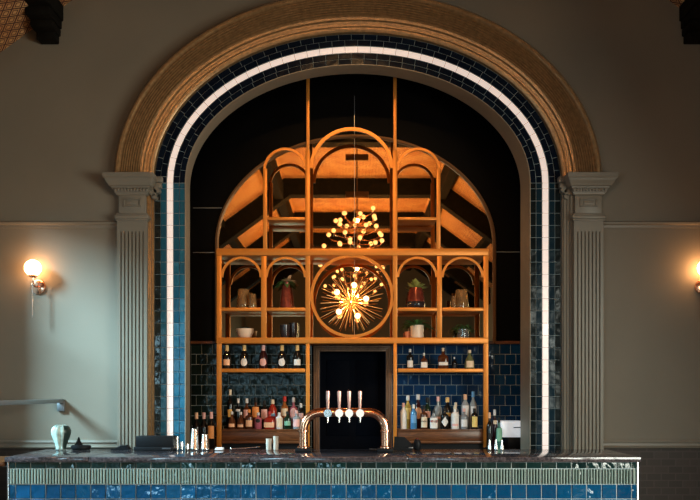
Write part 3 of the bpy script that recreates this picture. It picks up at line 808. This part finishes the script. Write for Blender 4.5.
# right ledge
gf, gb = 'bottles in the front row of the right ledge', 'bottles in the back row of the right ledge'
for px, top, w, st, g, cap, lab, shape, lz, lh, lw, sq, band, desc in (
    (403.4, 402.5, 6.4, 'tall', 'white', 'pink', 'white', 'rect', .38, .55, 1.8, 0, None, 'white bottle with pink cap at the left end of the right ledge front row'),
    (413.6, 404, 6.6, 'tall', 'blue', 'white', 'blue', 'rect', .42, .34, 1.7, 0, None, 'bright blue bottle in the front row of the right ledge'),
    (424, 405, 7.4, 'round', 'brown', 'black', 'cream', 'rect', .30, .46, 1.8, 0, ('black', .34, .06), 'brown bottle with cream label in the front row of the right ledge'),
    (433.7, 409, 8.0, 'squat', 'clear', 'black', 'white', 'rect', .32, .54, 1.8, 4, ('red', .40, .12), 'bottle with white label and red band in the front row of the right ledge'),
    (444.6, 407, 8.0, 'round', 'black', 'black', 'white', 'diamond', .34, .46, 2.0, 0, None, 'dark bottle with white diamond label in the front row of the right ledge'),
    (455, 405, 8.2, 'round', 'white', 'cream', 'white', 'rect', .42, .40, 1.7, 0, ('pink', .18, .1), 'cloudy white bottle with cream cap in the front row of the right ledge'),
    (464, 408, 7.8, 'round', 'grey', 'pink', 'silver', 'rect', .30, .36, 1.7, 0, None, 'grey glass bottle with silver label in the front row of the right ledge'),
    (474.4, 408, 7.0, 'tall', 'black', 'black', 'yellow', 'rect', .36, .52, 1.8, 0, None, 'dark bottle with yellow label at the right end of the right ledge front row')):
    bottle_px('spirit_bottle', desc, px, 429.6, top+1, w, YR1, ZL, style=st, g=g, cap=cap, lab=lab, shape=shape, lz=lz, lh=lh, lw=lw, sq=sq, group=gf, band=band)
for px, top, w, st, g, cap, lab, shape, lz, lh, lw, desc in (
    (407.8, 395, 7.4, 'wine', 'yellow', 'white', 'yellow', 'rect', .46, .34, 1.7, 'yellow bottle with white cap, leftmost in the right ledge back row'),
    (418, 394, 8.6, 'sparkling', 'wine', 'silver', 'peach', 'oval', .46, .34, 1.9, 'dark wine bottle with peach oval label in the right ledge back row'),
    (427.4, 397, 7.2, 'wine', 'green', 'black', 'pink', 'rect', .46, .22, 1.7, 'green bottle with pink label in the right ledge back row'),
    (438, 396, 8.4, 'round', 'clear', 'pink', 'pink', 'rect', .34, .08, 1.7, 'clear bottle with pink stopper in the right ledge back row'),
    (447.4, 397, 8.6, 'wine', 'black', 'foil', 'gold', 'rect', .46, .12, 1.7, 'dark bottle with gold band in the right ledge back row'),
    (455.6, 402, 6.8, 'tall', 'grey', 'cream', 'white', 'rect', .6, .1, 1.6, 'grey bottle behind the cloudy white one on the right ledge'),
    (465.2, 394, 8.4, 'tall', 'clear', 'peach', 'silver', 'rect', .52, .34, 1.7, 'tall clear bottle with peach cap in the right ledge back row'),
    (473.2, 391, 7.6, 'wine', 'clear', 'blue', 'silver', 'rect', .48, .26, 1.6, 'tall pale blue-capped clear bottle at the right end of the right ledge back row')):
    bottle_px('spirit_bottle', desc, px, 428, top+1, w, YR2, ZL, style=st, g=g, cap=cap, lab=lab, shape=shape, lz=lz, lh=lh, lw=lw, group=gb)
# bottles on the back counter, left of and right of the shelving
ZK = 1.041
gk = 'dark bottles on the back counter left of the shelving'
bottle_px('wine_bottle', 'dark wine bottle on the back counter, leftmost of three behind the steel shakers', 196.5, 0, 413, 7.6, .46, ZK, style='wine', g='black', cap='peach', lab='black', capz=.84, lw=1.2, group=gk)
bottle_px('wine_bottle', 'dark wine bottle on the back counter, middle of three behind the steel shakers', 204, 0, 413, 7.6, .46, ZK, style='wine', g='black', cap='pink', lab='black', capz=.84, lw=1.2, group=gk)
bottle_px('wine_bottle', 'dark wine bottle with bright orange label beside the left edge of the shelving', 211.3, 0, 412.5, 7.6, .42, ZK, style='wine', g='black', cap='pink', lab='orange', lz=.49, lh=.33, lw=1.8, capz=.84, group=gk)
bottle_px('spirit_bottle', 'dark bottle with peach cap standing against the right edge of the shelving', 489.5, 0, 413, 6.0, .42, ZK, style='wine', g='black', cap='peach', lab='black', lw=1.2, group='bottles on the back counter right of the shelving')
bottle_px('spirit_bottle', 'dark bottle with silver top between the shelving and the white printer', 494.6, 0, 410, 6.4, .50, ZK, style='wine', g='wine', cap='silver', lab='cream', lz=.70, lh=.10, lw=1.2, group='bottles on the back counter right of the shelving')
bottle_px('spirit_bottle', 'teal bottle with pale green label in front of the white printer', 499, 0, 418, 6.6, .38, ZK, style='round', g='teal', cap='black', lab='green', lz=.5, lh=.4, lw=1.8, group='bottles on the back counter right of the shelving')

# ------------------------------------------------------------------ lamp in the ring
YL = .66
lamp = thing('starburst_lamp', 'glowing golden starburst lamp with radiating rays inside the round ring', 'lamp', (X(351, YL), YL, Z(302, YL)))
MB().sphere((0, 0, 0), .035, 20, 14).build('hub', M_RAY, lamp)
MB().tube([(0, 0, 0), (0, YM-YL-.001, 0)], .014, 10).build('stem', M_RAY, lamp)
rl = 34/S(YL)
nr = 46
for i in range(nr):
    if i < 28: a = 2*PI*(i+.3*random.random())/28; el = random.uniform(-.1, .25); ln = rl*random.uniform(.78, 1.03)
    else: a = 2*PI*(i-28)/18+.12; el = random.uniform(.35, .9); ln = rl*random.uniform(.7, .95)
    dv = Vector((math.cos(a)*math.cos(el), -math.sin(el), math.sin(a)*math.cos(el)))
    if abs(dv.y*ln) > .135: ln = .135/abs(dv.y)
    MB().tube([dv*.03, dv*ln*.96, dv*ln], [.0045, .0035, .0015], 6).build('ray', M_RAY, lamp)
for i, (bx_, bz_) in enumerate(((3, 16), (-14, 9), (15, 2.5), (-12, -10.5), (6.5, -14.5))):
    p = Vector((bx_/S(YL), -.075, bz_/S(YL)))
    st_ = MB().tube([(0, 0, 0), p*.85], .005, 8).build('bulb_arm', M_RAY, lamp)
    MB().sphere(p, .028, 16, 12).build('bulb', M_BULBS, st_)

# ------------------------------------------------------------------ chandeliers (in the room, seen in the mirror)
def chandelier(loc, lab, zs, rs, nb):
    t = thing('chandelier', lab, 'chandelier', loc, 'tree-like chandeliers hanging from the room ceiling')
    ztop = ZC-loc[2]
    MB().tube([(0, 0, -.62), (0, 0, ztop-.03)], .012, 10).build('rod', M_MFRAME, t)
    MB().lathe([(.0, 0), (.09, 0), (.09, .02), (.03, .03)], (0, 0, ztop-.035), 20).build('ceiling_plate', M_MFRAME, t)
    for zc_ in (1.22, .60):
        b = MB(); b.box(-.19, .19, -.03, .03, zc_-.055, zc_+.055, .008); b.build('crossbar', M_MFRAME, t)
    for i in range(nb):
        f = (i+.5)/nb; a = i*2.399963+.4; z = zs[0]+(zs[1]-zs[0])*f+random.uniform(-.05, .05); r = rs[0]+(rs[1]-rs[0])*f+random.uniform(-.10, .05)
        p = Vector((r*math.cos(a), r*math.sin(a), z))
        arm = MB().tube([(0, 0, z-.12), (p.x*.5, p.y*.5, z-.14), (p.x*.92, p.y*.92, z-.08), p-Vector((0, 0, .03))], .007, 6).build('arm', M_COPPER, t)
        MB().sphere(p, .036, 12, 8).build('bulb', M_BULB, arm)
    return t
CH1 = (.083, -5.5, 4.23); CH2 = (.12, -11.6, 4.25)
chandelier(CH1, 'nearer chandelier of small glowing bulbs reflected above the starburst lamp', (.34, -.56), (.26, .64), 46)
chandelier(CH2, 'farther chandelier of small glowing bulbs reflected behind the starburst lamp', (.22, -.32), (.45, .78), 26)

# ------------------------------------------------------------------ wall sconces
def sconce(px, lab):
    x = X(px+3, 0); z = Z(287, 0)
    t = thing('wall_sconce', lab, 'wall lamp', (x, 0, z), 'globe wall lamps on the front wall')
    MB().lathe([(0, 0), (.062, 0), (.066, .006), (.062, .018), (.03, .026), (0, .027)], (0, 0, 0), 24).build('backplate', M_COPPER, t).rotation_euler = (PI/2, 0, 0)
    b = MB(); b.tube([(0, -.02, 0), (0, -.09, -.005), (-.01, -.11, .02), (-.01, -.11, .072)], .009, 10); b.lathe([(.012, .066), (.035, .075), (.04, .088), (.03, .092)], (-.01, -.11, 0), 16)
    b.build('arm', M_COPPER, t)
    MB().tube([(-.012, -.11, .06), (-.012, -.11, -.275)], .005, 8).build('pull_rod', M_STEEL, t)
    MB().sphere((-.01, -.11, .150), .070, 24, 16).build('globe', M_GLOBE, t)
    return (x-.01, -.11, z+.157)
s1 = sconce(35.5, 'globe wall sconce glowing on the left wall beside the left pilaster')
s2_ = sconce(699, 'globe wall sconce glowing at the right edge of the photo')

# ------------------------------------------------------------------ handrail at left
hx, hz = X(62, 0), Z(401.5, 0)
hr = thing('wall_rail', 'grey metal rail sticking out of the left wall above the counter', 'rail', (hx, 0, hz))
MB().box(-.022, .022, -1.75, .0, -.012, .022, .006).build('bar', M_STEELD, hr)
MB().box(-.035, .03, -.03, .0, -.085, .0, .006).build('bracket', M_STEELD, hr)
MB().tube([(0, -1.70, 0), (0, -1.70, -hz+.0)], .02, 12).build('support_post', M_STEELD, hr)

# ------------------------------------------------------------------ things on the front counter
ZT = zt+.0005
yv = -.70
v = thing('ribbed_vase', 'pale mint ribbed cactus-shaped vase at the left end of the bar', 'vase', (X(61, yv), yv, ZT))
sv = 1/S(yv)
M_MINT = mat('pale mint glaze', (.46, .56, .50), .25, noise=.25, nscale=22)
M_MINTD = mat('dark green right side', (.03, .05, .045), .3)
prof_v = [(.0, 0), (4.6, 0), (5.2, .6), (5.0, 3), (6.2, 7), (8.2, 12), (9.4, 16), (9.6, 19), (8.6, 22), (6.6, 24), (4.2, 25), (1.5, 25.2)]
bdy = MB().lathe([(r*sv, z*sv) for r, z in prof_v], (0, 0, 0), 72, True, 0, 7, .16).build('vase_body', [M_MINT], v, smooth=60)
dk = MB()
for k in (0,):
    rg = []
    for r, z in prof_v[2:10]:
        rg.append([((r*1.03*sv)*math.cos(a), (r*1.03*sv)*math.sin(a), z*sv) for a in [-.95+.16*j for j in range(8)]])
    dk.rings(rg, False, False)
tag(dk.build('dark_right_side', M_MINTD, v, smooth=40), 'dark green right side of the vase')  # darker strip over the right side of the ribs
yv = -.68
d_ = thing('lidded_dish', 'small low black dish with a pointed lid right of the ribbed vase', 'dish', (X(81, yv), yv, ZT))
MB().lathe([(0, 0), (.068, 0), (.078, .012), (.078, .028), (.07, .034), (.0, .034)], (0, 0, 0), 24).build('dish', M_BLK, d_)
MB().lathe([(.035, .034), (.024, .05), (.012, .075), (.004, .098), (0, .1)], (-.018, 0, 0), 16).build('lid', M_BLK, d_)
yv = -.70
w_ = thing('card_reader', 'flat black wedge-shaped card reader lying left of the till printer', 'card reader', (X(121, yv), yv, ZT))
MB().prism_xz([(-.072, 0), (.072, 0), (.068, .012), (.05, .036), (.038, .037), (-.068, .006)], -.045, .045).build('body', M_BLK, w_, smooth=0)
b = MB()
for i in range(3):
    for j in range(3): b.box(.0+i*.012-.02, .008+i*.012-.02, -.02+j*.014, -.01+j*.014, .018+i*.0065, .026+i*.0065, .001)
b.build('keypad', M_BLKG, w_)
yv = -.86
pz = thing('till_printer', 'black boxy till with raised lid standing on the left of the bar', 'till', (X(154, yv), yv, ZT))
sp_ = 1/S(yv)
MB().box(-20.5*sp_, 18.5*sp_, 0, .17, 0, 4.0*sp_, .002).build('base', M_BLK, pz)
bb = MB(); bb.box(-18.5*sp_, 18.8*sp_, .004, .16, 4.0*sp_, 14.5*sp_, .004); bb.box(-18.5*sp_, 18.8*sp_, .005, .05, 13.6*sp_, 14.8*sp_, .003); bb.build('screen_housing', M_BLK, pz)
MB().box(-16*sp_, 3*sp_, .009, .013, 9.2*sp_, 10.4*sp_, .001).build('slot_strip', M_BLKG, pz)
MB().box(8*sp_, 17*sp_, -.002, .01, 1.6*sp_, 3.2*sp_, .001).build('slot_strip', M_BLKG, pz)
# steel shaker tins (upside down)
yv = -.72; ss = 1/S(yv)
def tin(px, r0, r1, hh, lab, name='shaker_tin', cat='shaker', grp='steel tins on the bar', m=M_STEEL):
    t = thing(name, lab, cat, (X(px, yv), yv, ZT), grp)
    MB().lathe([(0, 0), (r0*ss, 0), (r0*1.05*ss, .003), (r0*1.05*ss, .009), (r0*ss, .012), (r1*ss, hh*ss-.004), (r1*.94*ss, hh*ss), (0, hh*ss-.001)], (0, 0, 0), 28).build('tin_body', m, t, smooth=40)
    MB().lathe([(r1*1.02*ss, hh*ss*.86), (r1*1.04*ss, hh*ss*.865), (r1*1.03*ss, hh*ss*.89), (r1*1.0*ss, hh*ss*.895)], (0, 0, 0), 28, False).build('seam_ring', m, t)
tin(194.7, 4.6, 3.3, 21, 'taller steel shaker tin upside down on the bar')
tin(205, 4.3, 3.1, 15.5, 'shorter steel shaker tin upside down right of the taller tin')
tin(177, 1.9, 1.5, 13.5, 'slim tall steel jigger against the blue tiles left of the shakers', 'jigger', 'jigger', 'small steel measures on the bar')
tin(181.8, 1.7, 1.7, 8.2, 'middle steel jigger left of the shakers', 'jigger', 'jigger', 'small steel measures on the bar')
tin(187.3, 1.9, 1.9, 5.8, 'lowest steel jigger next to the taller shaker tin', 'jigger', 'jigger', 'small steel measures on the bar')
for px, lab in ((489.5, 'small steel cone measure, leftmost of three at the right of the bar'), (496, 'small steel cone measure, middle of three at the right of the bar'),
                (502, 'small steel cone measure, rightmost of three near the white printer')):
    tin(px, 2.1, .7, 10.5, lab, 'cone_measure', 'measure', 'steel cone measures at the right of the bar')
for px, w, hh, lab in ((268.8, 2.9, 11, 'shorter white cup beside the copper tap'), (275.8, 2.7, 13.5, 'taller white cup beside the copper tap')):
    t = thing('cup', lab, 'cup', (X(px, yv), yv, ZT), 'pair of white cups on the bar')
    MB().lathe([(0, 0), (w*.9*ss, 0), (w*.95*ss, .003), (w*1.0*ss, hh*ss), (w*.86*ss, hh*ss), (w*.8*ss, .01), (0, .008)], (0, 0, 0), 24, False).build('cup_body', M_CREAM, t)
    MB().lathe([(w*1.04*ss, hh*ss*.95), (w*1.07*ss, hh*ss*.97), (w*1.04*ss, hh*ss+.001), (w*.9*ss, hh*ss+.001)], (0, 0, 0), 24, False).build('rim', M_CREAM, t)
t = thing('folded_cloth', 'small folded white cloth on the bar right of the shakers', 'cloth', (X(219.5, yv), yv, ZT))
b = MB(); b.box(-.034, .034, -.03, .03, 0, .010, .005); b.box(-.030, .032, -.028, .03, .010, .019, .005); b.build('cloth_folds', M_WHT, t)
t = thing('bar_spoon', 'long steel bar spoon lying on the bar left of the white cups', 'spoon', (X(245, yv), yv, ZT))
MB().tube([(-.105, 0, .008), (0, 0, .012), (.09, 0, .02)], .0045, 8).build('handle', M_STEEL, t)
MB().sphere((.104, 0, .022), .013, 14, 10, (1.3, 1, .45)).build('spoon_bowl', M_STEEL, t)
MB().sphere((-.112, 0, .008), .008, 10, 8).build('knob', M_STEEL, t)
# payment tablet right of tap and a small dark pot
yv = -.76
t = thing('payment_tablet', 'black payment tablet on a tilted stand right of the copper tap', 'tablet', (X(402, yv), yv, ZT))
sp_ = 1/S(yv)
MB().prism_xz([(-8.5*sp_, 0), (10*sp_, 0), (10*sp_, 2.2*sp_), (-8.5*sp_, 2.2*sp_)], -.05, .06).build('stand', M_BLK, t, smooth=0)
MB().prism_xz([(-8.2*sp_, 2.2*sp_), (6*sp_, 2.2*sp_), (9*sp_, 7*sp_), (2.5*sp_, 13*sp_), (-7.6*sp_, 13.6*sp_)], -.012, .012).build('tablet', M_BLK, t, smooth=0)
MB().box(6.4*sp_, 10.6*sp_, -.052, -.02, 2.2*sp_, 3.2*sp_, .002).build('card_slot', M_STEELD, t)
t = thing('small_pot', 'small dark round pot beside the black payment tablet', 'pot', (X(417.3, yv), yv, ZT))
MB().lathe([(0, 0), (.022, 0), (.028, .012), (.030, .05), (.024, .075), (.016, .086), (0, .088)], (0, 0, 0), 20).build('pot_body', M_BLK, t)
MB().lathe([(.012, .086), (.012, .094), (.006, .097)], (0, 0, 0), 12).build('knob', M_REDV, t)
# white printer on a dark stand, on the back counter at the right
yv = .42; sp_ = 1/S(yv)
t = thing('receipt_printer', 'white boxy receipt printer on a dark stand at the right end of the back counter', 'printer', (X(512.5, yv), yv, ZK))
zb_ = Z(437.3, yv)-ZK; zt_ = Z(421.3, yv)-ZK
MB().box(-11.5*sp_, 11.5*sp_, 0, .25, zb_, zt_, .006).build('housing', mat('white plastic with added glow', (.92, .94, .97), .35, emis=(.85, .92, 1), es=.35), t)  # cool glow added to brighten the housing
MB().box(-3.8*sp_, 9*sp_, .02, .24, 0, zb_, .004).build('stand', M_BLK, t)
MB().box(1*sp_, 9*sp_, -.002, .004, zb_+.085, zb_+.094, .001).build('slot_strip', M_BLKG, t)

# ------------------------------------------------------------------ things on the arched shelves
Z1 = Z(307.5, YF)+.001; Z2 = Z(337.5, YF)+.001
yo = YF+.15; so = 1/S(yo)
def leaf(mb, base, d, ln, w, droop=.4, fold=.0):
    d = Vector(d).normalized(); sd = d.cross(Vector((0, 0, 1)))
    sd = sd.normalized() if sd.length > 1e-4 else Vector((1, 0, 0))
    vs = []; n = 5
    for i in range(n+1):
        f = i/n; p = Vector(base)+d*ln*f+Vector((0, 0, -droop*ln*f*f)); ww = w*math.sin(PI*min(.98, .12+f*.86))
        vs += [p-sd*ww+Vector((0, 0, ww*.4)), p, p+sd*ww+Vector((0, 0, ww*.4))]
    fs = []
    for i in range(n):
        for k in (0, 1): fs.append((i*3+k, i*3+k+1, (i+1)*3+k+1, (i+1)*3+k))
    mb.add(vs, fs)
def foliage(n, base, ln, w, spread, droop, zmin=.2):
    mb = MB()
    for i in range(n):
        a = 2*PI*i/n*2.618; el = random.uniform(zmin, 1.3)
        leaf(mb, base, (math.cos(a)*math.cos(el)*spread, math.sin(a)*math.cos(el)*spread*.7, math.sin(el)), ln*random.uniform(.6, 1.0), w*random.uniform(.7, 1.1), droop)
    return mb
def candle_glass(px, base_z, r0, r1, hh, lab, dy=0., m=None, grp='amber glass candle holders on the arched shelves'):
    t = thing('candle_holder', lab, 'candle holder', (X(px, yo+dy), yo+dy, base_z), grp)
    MB().lathe([(0, 0), (r0*so, 0), (r0*1.02*so, .004), ((r0+r1)/2*so*1.04, hh*so*.5), (r1*so, hh*so), (r1*.88*so, hh*so), ((r0+r1)/2*.9*so, hh*so*.5), (r0*.85*so, .012), (0, .012)], (0, 0, 0), 24, False).build('glass', m or M_AMBER, t)
    MB().lathe([(0, .013), (r0*.8*so, .013), (r0*.8*so, hh*so*.22), (0, hh*so*.22)], (0, 0, 0), 16, False).build('wax', M_SOIL if m is None else M_CREAM, t)
candle_glass(243.5, Z1, 7.2, 5.4, 19.5, 'larger amber glass holder in the far left arched shelf')
candle_glass(252.3, Z1, 4.6, 3.6, 14, 'smaller amber glass holder in the far left arched shelf', -.07)
candle_glass(461.3, Z1, 7.4, 5.6, 19, 'larger amber glass holder in the far right arched shelf')
candle_glass(453.8, Z1, 2.2, 2.0, 12, 'slim amber glass tube in the far right arched shelf', -.07)
t = thing('flower_vase', 'tall red copper vase of mixed foliage in the second arched shelf', 'vase', (X(286, yo), yo, Z1), 'planted vases on the arched shelves')
MB().lathe([(0, 0), (6.0*so, 0), (6.4*so, .006), (5.6*so, 11*so), (4.2*so, 21*so), (3.8*so, 26*so), (4.2*so, 27*so), (3.4*so, 27*so), (0, 24*so)], (0, 0, 0), 24, False).build('vase_body', M_REDV, t)
foliage(34, (0, 0, 25*so), 13*so, 2.8*so, 1.1, .45, .0).build('leaves', M_LEAF, t)
foliage(14, (2*so, -.015, 26*so), 12*so, 2.6*so, 1.2, .3, .1).build('petals', M_PETAL, t)
t = thing('bowl_planter', 'white round bowl planter with dark plants in the lower far left shelf', 'planter', (X(245, yo), yo, Z2), 'planters on the arched shelves')
MB().lathe([(0, 0), (5.2*so, 0), (6.8*so, 1.6*so), (8.4*so, 5.5*so), (8.9*so, 9.6*so), (8.2*so, 9.6*so), (7.4*so, 7.6*so), (0, 7.6*so)], (0, 0, 0), 28, False).build('bowl', M_CREAM, t)
MB().lathe([(0, 8.6*so), (7.6*so, 8.2*so)], (0, 0, 0), 20, False).build('soil', M_SOIL, t)
foliage(30, (0, 0, 8*so), 11*so, 2.0*so, 1.3, .7, .1).build('leaves', M_LEAFD, t)
gg = 'smoky glass tumblers in the lower second shelf'
candle_glass(284.8, Z2, 4.2, 5.2, 13.5, 'left smoky glass tumbler in the lower second shelf', 0, M_AMBERD, gg)
candle_glass(293.4, Z2, 3.6, 4.6, 15.5, 'right smoky glass tumbler in the lower second shelf', .05, M_AMBERD, gg)
t = thing('succulent_pot', 'dark copper vase with pale succulent in the third arched shelf', 'vase', (X(416, yo), yo, Z1), 'planted vases on the arched shelves')
MB().lathe([(0, 0), (7.8*so, 0), (8.8*so, 2.2*so), (9.0*so, 6.5*so), (8.8*so, 7*so)], (0, 0, 0), 24, False).build('base_glaze', M_AMBERD, t)
MB().lathe([(8.7*so, 6.8*so), (8.2*so, 12*so), (6.8*so, 18*so), (6.2*so, 21*so), (5.4*so, 21*so), (0, 19*so)], (0, 0, 0), 24, False).build('vase_body', M_REDV, t)
foliage(44, (0, 0, 19*so), 14*so, 2.3*so, 1., .15, .25).build('leaves', M_LEAFP, t)
t = thing('spider_plant', 'cream cylinder pot with arching thin leaves in the lower third shelf', 'potted plant', (X(416.8, yo), yo, Z2), 'planters on the arched shelves')
MB().lathe([(0, 0), (6.2*so, 0), (6.6*so, .004), (6.8*so, 13*so), (6.1*so, 13*so), (6*so, 11.6*so), (0, 11.6*so)], (0, 0, 0), 28, False).build('pot', M_CREAM, t)
MB().lathe([(0, 12.0*so), (6.1*so, 11.8*so)], (0, 0, 0), 20, False).build('soil', M_SOIL, t)
mb = MB()
for i in range(30):
    a = 2*PI*i/30*2.6+.2; el = random.choice((.35, .6, .9, 1.25))
    leaf(mb, (0, 0, 12*so), (math.cos(a)*math.cos(el)*1.4, math.sin(a)*math.cos(el)*.7, math.sin(el)), random.uniform(13, 22)*so, 1.7*so, .5)
mb.build('leaves', M_LEAF, t)
candle_glass(407.6, Z2, 2.8, 3.0, 7, 'small peach candle beside the spider plant pot', .04, mat('peach wax', (.62, .24, .12), .4), 'small candle on the lower third shelf')
t = thing('trailing_plant', 'bushy dark green trailing plant in a glass pot in the lower far right shelf', 'potted plant', (X(463, yo), yo, Z2), 'planters on the arched shelves')
MB().lathe([(0, 0), (5.2*so, 0), (5.8*so, .006), (6.0*so, 9*so), (5.4*so, 9*so), (5.2*so, .012), (0, .012)], (0, 0, 0), 24, False).build('pot', M_GLASSC, t)
MB().lathe([(0, .014), (5.0*so, .014), (5.2*so, 7*so), (0, 7.4*so)], (0, 0, 0), 20, False).build('soil', M_SOIL, t)
mb = MB()
for i in range(90):
    a = random.uniform(0, 2*PI); r = random.uniform(1, 8.5)*so
    leaf(mb, (r*math.cos(a), r*.6*math.sin(a), (8+random.uniform(-2, 5))*so), (math.cos(a), math.sin(a)*.6, random.uniform(-.3, .8)), random.uniform(2.5, 5)*so, 1.3*so, .5)
mb.build('leaves', M_LEAF, t)

# ------------------------------------------------------------------ lights
def area(name, loc, rot, sx, sy, power, col, spread=PI):
    l = bpy.data.lights.new(name, 'AREA'); l.shape = 'RECTANGLE'; l.size = sx; l.size_y = sy; l.energy = power; l.color = col; l.spread = spread
    o = bpy.data.objects.new(name, l); COL.objects.link(o); o.location = loc; o.rotation_euler = rot; return o
def point(name, loc, power, col, r=.05):
    l = bpy.data.lights.new(name, 'POINT'); l.energy = power; l.color = col; l.shadow_soft_size = r
    o = bpy.data.objects.new(name, l); COL.objects.link(o); o.location = loc; return o
COOL = (.50, .84, 1.0)
WP = (10, 190, 90)
for i, (y0, y1, z0, z1) in enumerate(WINS):
    area('window_daylight', (RX0-.14, (y0+y1)/2, (z0+z1)/2), (0, -PI/2+.55, 0), z1-z0, abs(y1-y0), WP[i], COOL, math.radians(175))
area('window_daylight', ((BW[0]+BW[1])/2, RYB-.14, 1.7), (PI/2-.4, 0, 0), 1.9, 1.8, 80, COOL, math.radians(175))
src, tgt = Vector((-6.6, -2.9, 5.1)), Vector((-2.2, 0, 1.3))
sky = area('sky_light', src, (0, 0, 0), 1.6, 1.6, 340, COOL, math.radians(80)); sky.rotation_euler = (tgt-src).to_track_quat('-Z', 'Y').to_euler()
for (y0, y1, z0, z1), rp in zip(RWINS, (240, 220)):
    area('window_daylight', (RX1+.14, (y0+y1)/2, (z0+z1)/2), (0, PI/2-.45, 0), z1-z0, abs(y1-y0), rp, (.96, 1.0, .88), math.radians(175))
sp = bpy.data.lights.new('bar_fill_spot', 'SPOT'); sp.energy = 310; sp.color = (1, .56, .22); sp.spot_size = math.radians(42); sp.spot_blend = .5; sp.shadow_soft_size = .05  # added unseen spot that brightens the shelving
so_ = bpy.data.objects.new('bar_fill_spot', sp); COL.objects.link(so_); so_.location = (.03, -3.7, 5.45)
so_.rotation_euler = (Vector((.03, .5, 2.75))-so_.location).to_track_quat('-Z', 'Y').to_euler()
WARM = (1.0, .52, .20)
for c in (CH1, CH2):
    for dz, p in ((.18, 130), (-.45, 130)):
        point('chandelier_light', (c[0], c[1], c[2]+dz), p*.72, WARM, .03)
for yy in (-6.7, -10.2, -13.3):
    for xx in (.12,):
        l = bpy.data.lights.new('ceiling_fill_spot', 'SPOT'); l.energy = 450; l.color = (1, .58, .20); l.spot_size = math.radians(150); l.spot_blend = .7; l.shadow_soft_size = .03  # added spots without fittings, brighten the ceiling in the mirror
        o = bpy.data.objects.new('ceiling_fill_spot', l); COL.objects.link(o); o.location = (xx, yy, 3.0); o.rotation_euler = (PI, 0, 0)
point('starburst_light', (X(351, YL), YL-.12, Z(302, YL)), 4, (1, .50, .18), .02)
for s in (s1, s2_): pass

w = bpy.data.worlds.new('world'); SC.world = w; w.use_nodes = True
w.node_tree.nodes['Background'].inputs['Color'].default_value = (.5, .6, .7, 1); w.node_tree.nodes['Background'].inputs['Strength'].default_value = .05

# ------------------------------------------------------------------ camera
cam = bpy.data.cameras.new('camera'); co = bpy.data.objects.new('camera', cam); COL.objects.link(co)
co.location = (0, -D, H); co.rotation_euler = (PI/2, 0, 0)
cam.sensor_width = 36; cam.sensor_fit = 'HORIZONTAL'; cam.lens = 36*F/700
cam.shift_x = -(VX-350)/700; cam.shift_y = (VY-250)/700; cam.clip_end = 100
SC.camera = co
SC.view_settings.view_transform = 'Standard'; SC.view_settings.look = 'None'; SC.view_settings.exposure = .18; SC.view_settings.gamma = .90
SC.cycles.caustics_reflective = False; SC.cycles.caustics_refractive = False
SC.cycles.sample_clamp_indirect = 4
SC.cycles.use_denoising = True
